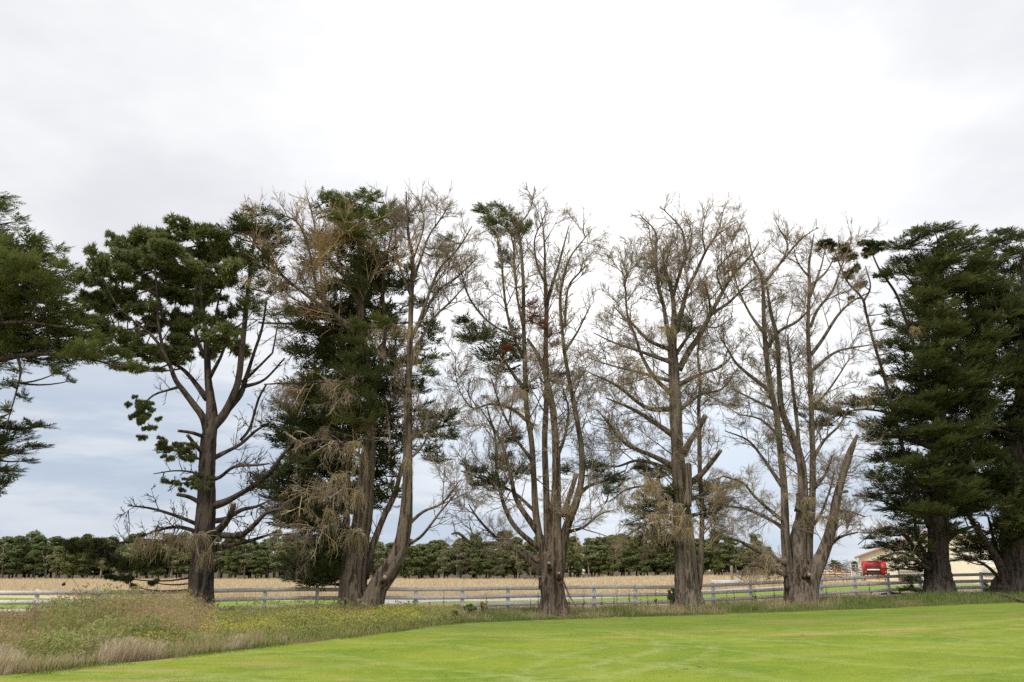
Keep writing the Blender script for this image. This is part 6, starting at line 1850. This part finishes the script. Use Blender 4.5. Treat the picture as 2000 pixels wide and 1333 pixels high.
    veg('straw_grass', x, y, rg.uniform(.08, .5, len(x)) * (.3 + pt), np.full(len(x), .012), M['g_dry'], rg, 'straw-coloured grass below the fence between the dead trunks', .5)
    x, y, px, t = between(7000, rg, 1050, 1700, .4, 1.0)
    k = hn(x, y, 1.8, 43) > .6
    x, y = x[k], y[k]
    veg('upright_weeds', x, y, rg.uniform(.3, .8, len(x)), np.full(len(x), .012), M['g_brown'], rg, 'thin brown upright weeds in front of the fence', .15)
    # thin dry grass just behind the fence
    n = 12000
    x = rg.uniform(-34, 48, n)
    y = fence_y(x) + rg.uniform(.1, 8, n)
    k = y < strip_near(x) + .3
    x, y = x[k], y[k]
    veg('fence_grass', x, y, rg.uniform(.06, .3, len(x)), np.full(len(x), .02), M['g_dry'], rg, 'dry brown grass just behind the white fence', .4)
    # mown strip blades
    n = 26000
    x = rg.uniform(-45, 62, n)
    y = strip_near(x) + (strip_far(x) - strip_near(x)) * rg.uniform(0, 1, n)
    veg('strip_grass', x, y, rg.uniform(.02, .07, n), np.full(n, .035), M['g_lawn'], rg, 'bright green mown grass on the strip beyond the fence', .4, 1)
    # reddish rough along the track, then the dry field
    n = 14000
    x = rg.uniform(-40, 62, n)
    y = strip_far(x) + 4.2 + 9 * rg.uniform(0, 1, n) ** 1.5
    k = hn(x, y, .5, 47) > .42
    x, y = x[k], y[k]
    veg('track_side_grass', x, y, rg.uniform(.15, .5, len(x)), np.full(len(x), .05), M['g_brown'], rg, 'reddish-brown grass along the gravel farm track', .35, 1)
    n = 120000
    yy = 66 * (203 / 66.0) ** rg.uniform(0, 1, n)
    x = rg.uniform(-.70, .70, n) * yy
    k = (yy > strip_far(x) + 5) & ~((x > 34) & (yy > 98) & (yy < 150))
    x, yy = x[k], yy[k]
    veg('field_grass', x, yy, rg.uniform(.2, .6, len(x)) * (.5 + .8 * hn(x, yy, .3, 53)), .02 + .0007 * yy, M['g_field'], rg, 'tall bleached grass of the dry field', .4, 1)


vegetation()


# single weeds that stand out against the fence
def dock_me(seed):
    rg = np.random.default_rng(seed)
    H = rg.uniform(.95, 1.25)
    p = catmull(np.array([(0, 0, -.05, .011), (.02, .01, H * .5, .009), (.05 * rg.normal(), .03, H, .004)]), .2)
    V, f = limb_mesh(p, 5, 0, seed)
    stem = mesh_np('dock_stem', V, f, True)
    m = 26
    z = rg.uniform(.15, H * .8, m)
    a = rg.uniform(0, 6.28, m)
    pos = np.column_stack([np.zeros(m), np.zeros(m), z])
    ax = np.column_stack([np.cos(a), np.sin(a), rg.uniform(.1, .8, m)])
    T = np.array([[(0, -.1, 0), (.5, .22, 0), (.5, -.22, 0)], [(0, .1, 0), (.5, .22, 0), (0, -.1, 0)], [(.5, -.22, 0), (.5, .22, 0), (1, 0, -.1)]])
    V, t, at_ = scatter(T, pos, ax, rg.uniform(.09, .2, m) * (1.2 - z / H), rg)
    leaf = mesh_np('dock_leaves', V, t, attr=at_)
    m = 34
    z = H * rg.uniform(.5, 1.02, m)
    V, t, at_ = scatter(TF, np.column_stack([rg.normal(0, .03, m), rg.normal(0, .03, m), z]), rg.normal(0, 1, (m, 3)), rg.uniform(.016, .034, m), rg)
    head = mesh_np('dock_head', V, t, attr=at_)
    return stem, leaf, head


DOCK = [dock_me(60 + i) for i in range(4)]
rgd = np.random.default_rng(61)
for px in (1112, 1140, 1176, 1200, 1206, 1230, 1252, 1266, 1282, 1422, 1436, 1474, 1478, 1515, 1036, 1052, 866, 950, 1588, 1618, 1704):
    X, Yf = fence_base_px(px)
    X = float(X); yy = float(Yf) - rgd.uniform(.6, 1.6)
    X = X * yy / float(Yf)
    s, l, h = DOCK[rgd.integers(4)]
    r = tag(empty('dock_weed', (X, yy, float(gz(X, yy))), rgd.uniform(0, 6.28)), 'single upright dock weed with a brown seed spike in front of the fence', 'weed', 'dock weeds along the fence')
    sc = rgd.uniform(.7, 1.05)
    r.scale = (sc, sc, sc)
    link('stem', s, M['g_brown'], r)
    link('leaves', l, M['g_green'], r)
    tag(link('seed_spike', h, M['g_spike'], r), kind='stuff')


def bush(px, py, w, h, label, mat, name='shrub', n=900, Yo=None):
    if Yo is None:
        x, y = place(px, py)
    else:
        x, y, _ = spot(px, Yo)
    g = float(gz(x, y))
    rg = np.random.default_rng(int(px))
    r = tag(empty(name, (x, y, g)), label, 'shrub')
    V, Q, off = [], [], 0
    for i in range(7):
        a = rg.uniform(0, 6.28)
        p = np.array([(0, 0, -.05, .02), (.25 * w * math.cos(a), .25 * w * math.sin(a), h * .45, .014), (.4 * w * math.cos(a), .4 * w * math.sin(a), h * .85, .006)])
        v, f = limb_mesh(catmull(p, .2), 5, .02, i)
        V.append(v); Q += [q + off for q in f]; off += len(v)
    link('stems', mesh_np('shrub_stems', np.vstack(V), Q, True), M['bark_dark'], r)
    nb = 22
    c = ball(nb, rg, .33) * np.array([w * .42, w * .42, h * .38]) + np.array([0, 0, h * .56])
    sid = rg.integers(0, nb, n)
    b = ball(n, rg, .5)
    pos = c[sid] + b * np.array([w * .15, w * .15, h * .12])
    v, t, a = scatter(TF, pos, b + np.array([0, 0, .4]), rg.uniform(.04, .09, n), rg, .8, np.clip(rg.uniform(0, .6, n) + rg.uniform(0, .4, nb)[sid], 0, 1))
    link('leaves', mesh_np('shrub_leaves', v, t, attr=a), mat, r)


bush(1309, 1188, .75, 1.25, 'small dark leafy shrub tucked against the bare grey trunk', M['leaf_cyp_shade'], Yo=tree_Y(1309) + .4)
bush(918, 1206, .8, .62, 'low green shrub at the lawn edge beside the brown stems', M['g_green'], n=700)
bush(945, 1203, .5, .7, 'low reddish-brown shrub beside the green one', M['g_brown'], n=400)
bush(890, 1216, .5, .5, 'small dark green bush at the end of the yellow flowers', M['leaf_cyp'], n=400)
bush(1926, 1160, .7, .9, 'dark scrubby bush against the fence between the two dense cypresses', M['leaf_cyp_shade'], n=500)


# fallen timber below the dense cypresses
def log_thing(name, label, cat, pts, rad, mat, stubs=()):
    W = []
    for px, py, h in pts:
        x, y = place(px, py)
        W.append((x, y, float(gz(x, y)) + h))
    W = np.array(W)
    base = W[0].copy()
    r = tag(empty(name, tuple(base)), label, cat)
    rr = np.linspace(rad, rad * .55, len(W))
    V, f = limb_mesh(catmull(np.column_stack([W - base, rr]), .15), 9, .1, int(pts[0][0]), True)
    link('bole', mesh_np('bole', V, f, True), mat, r)
    for (t, dx, dz, L) in stubs:
        i = int(t * (len(W) - 1))
        p0 = W[i] - base
        p1 = p0 + np.array([dx, -.1, dz]) * L
        V, f = limb_mesh(catmull(np.array([np.r_[p0, rad * .6], np.r_[(p0 + p1) / 2, rad * .45], np.r_[p1, rad * .12]]), .12), 7, .1, 3)
        link('branch_stub', mesh_np('branch_stub', V, f, True), mat, r)


log_thing('fallen_log', 'bare grey log lying in the grass in front of the broad end cypress', 'log', [(1944, 1166, .22), (1966, 1171, .18), (1990, 1177, .12), (2012, 1181, .05)], .085, M['bark_dead'], ((.4, .5, .3, .5),))
log_thing('fallen_branch', 'dark broken branch with an upright snag in the grass near the fence', 'branch', [(1722, 1166, .1), (1738, 1166, .2), (1756, 1165, .15), (1776, 1165, .1)], .10, M['bark_dark'], ((.34, -.35, 1.0, .55), (.7, .4, .5, .4)))
log_thing('fallen_bough', 'long flat bough lying across the foot of the dense cypress', 'branch', [(1812, 1171, .06), (1840, 1172, .09), (1868, 1171, .08), (1890, 1170, .05)], .06, M['bark_dead'], ((.5, .6, .3, .4),))

rgl_ = np.random.default_rng(91)
tp = [o for o in SC.objects if o.parent is None and o.name.startswith(('cypress_tree', 'pine_tree')) and o.location.y > 35]
nst = 1500
ti = rgl_.integers(0, len(tp), nst)
rr_ = np.abs(rgl_.normal(0, 2.4, nst)) + .5
aa_ = rgl_.uniform(0, 6.28, nst)
sx_ = np.array([tp[i].location.x for i in ti]) + rr_ * np.cos(aa_) * 1.3
sy_ = np.array([tp[i].location.y for i in ti]) + rr_ * np.sin(aa_)
d_ = rgl_.uniform(0, 6.28, nst); l_ = rgl_.uniform(.15, .7, nst)
e0 = np.column_stack([sx_, sy_, gz(sx_, sy_) + rgl_.uniform(.01, .12, nst)])
e1 = e0 + np.column_stack([np.cos(d_) * l_, np.sin(d_) * l_, rgl_.uniform(-.02, .12, nst)])
V, q = tubes(np.stack([e0, (e0 + e1) / 2 + rgl_.normal(0, .02, (nst, 3)), e1], 1), rgl_.uniform(.006, .016, nst)[:, None] * np.array([[1, .8, .5]]), 3)
tag(link('fallen_twigs', mesh_np('fallen_twigs', V, q), M['twig_dead'], kind='stuff'), 'fallen twigs and bark scattered round the trunks of the row', 'twigs')

# one nodding stalk with a dark seed head above the weeds
x, y = place(150, 1240)
nod = tag(empty('nodding_stalk', (x, y, float(gz(x, y)))), 'thin nodding stalk with a dark round seed head above the fence rail', 'weed')
zt = float(at(141, 1127, y)[2]) - float(gz(x, y)); xt = float(at(141, 1127, y)[0]) - x
zb = float(at(125, 1141, y)[2]) - float(gz(x, y)); xb = float(at(125, 1141, y)[0]) - x
pp = catmull(np.array([(0, 0, -.05, .006), (.02, 0, zt * .6, .0045), (xt + .03, 0, zt - .05, .004), (xt, 0, zt, .004), (xt * .45 + xb * .55, 0, (zt + zb) * .5 + .04, .005), (xb, 0, zb, .006)]), .08)
V, f = limb_mesh(pp, 5, 0, 1)
link('stalk', mesh_np('stalk', V, f, True), M['bark_dark'], nod)
hp = catmull(np.array([(xb + .02, 0, zb + .05, .02), (xb, 0, zb, .055), (xb - .04, 0, zb - .03, .05), (xb - .06, 0, zb - .05, .02)]), .03)
V, f = limb_mesh(hp, 9, .06, 1)
link('seed_head', mesh_np('seed_head', V, f, True), M['bark_dark'], nod)

# small litter on the lawn
LEAF = mesh_np('litter_leaf', [(0, 0, .012), (.05, .03, .03), (.12, .0, .012), (.06, -.035, .035), (.06, 0, .015)], np.array([[0, 4, 1], [1, 4, 2], [2, 4, 3], [3, 4, 0]]))
for i, (px, py, s) in enumerate(((1331, 1309, 1.6), (1369, 1305, 1.9), (1381, 1307, 1.3), (1305, 1322, 1.0), (1814, 1253, .9), (1890, 1252, 1.5), (1796, 1295, 1.2), (1618, 1286, .7))):
    x, y = place(px, py)
    o = link('dead_leaf', LEAF, M['g_brown'] if i < 4 else M['timber'], loc=(x, y, float(gz(x, y)) + .012))
    o.scale = (s, s, s); o.rotation_euler[2] = i * 1.7
    tag(o, 'curled brown dead leaf lying on the mown lawn', 'leaf', 'dead leaves on the lawn')
for i, (px, py, s) in enumerate(((1561, 1243, 1.7), (1618, 1254, .9), (1645, 1235, .9), (1751, 1248, .7), (1515, 1285, .7), (1576, 1283, .6), (868, 1319, 1.1), (970, 1311, .7), (722, 1294, .6), (1476, 1243, .7), (1523, 1315, .7), (1828, 1267, .6), (948, 1271, .6))):
    x, y = place(px, py)
    o = link('white_scrap', LEAF, M['white'], loc=(x, y, float(gz(x, y)) + .012))
    o.scale = (s, s, s); o.rotation_euler[2] = i * 2.3
    tag(o, 'small white scrap lying on the mown lawn', 'scrap', 'white scraps on the lawn')
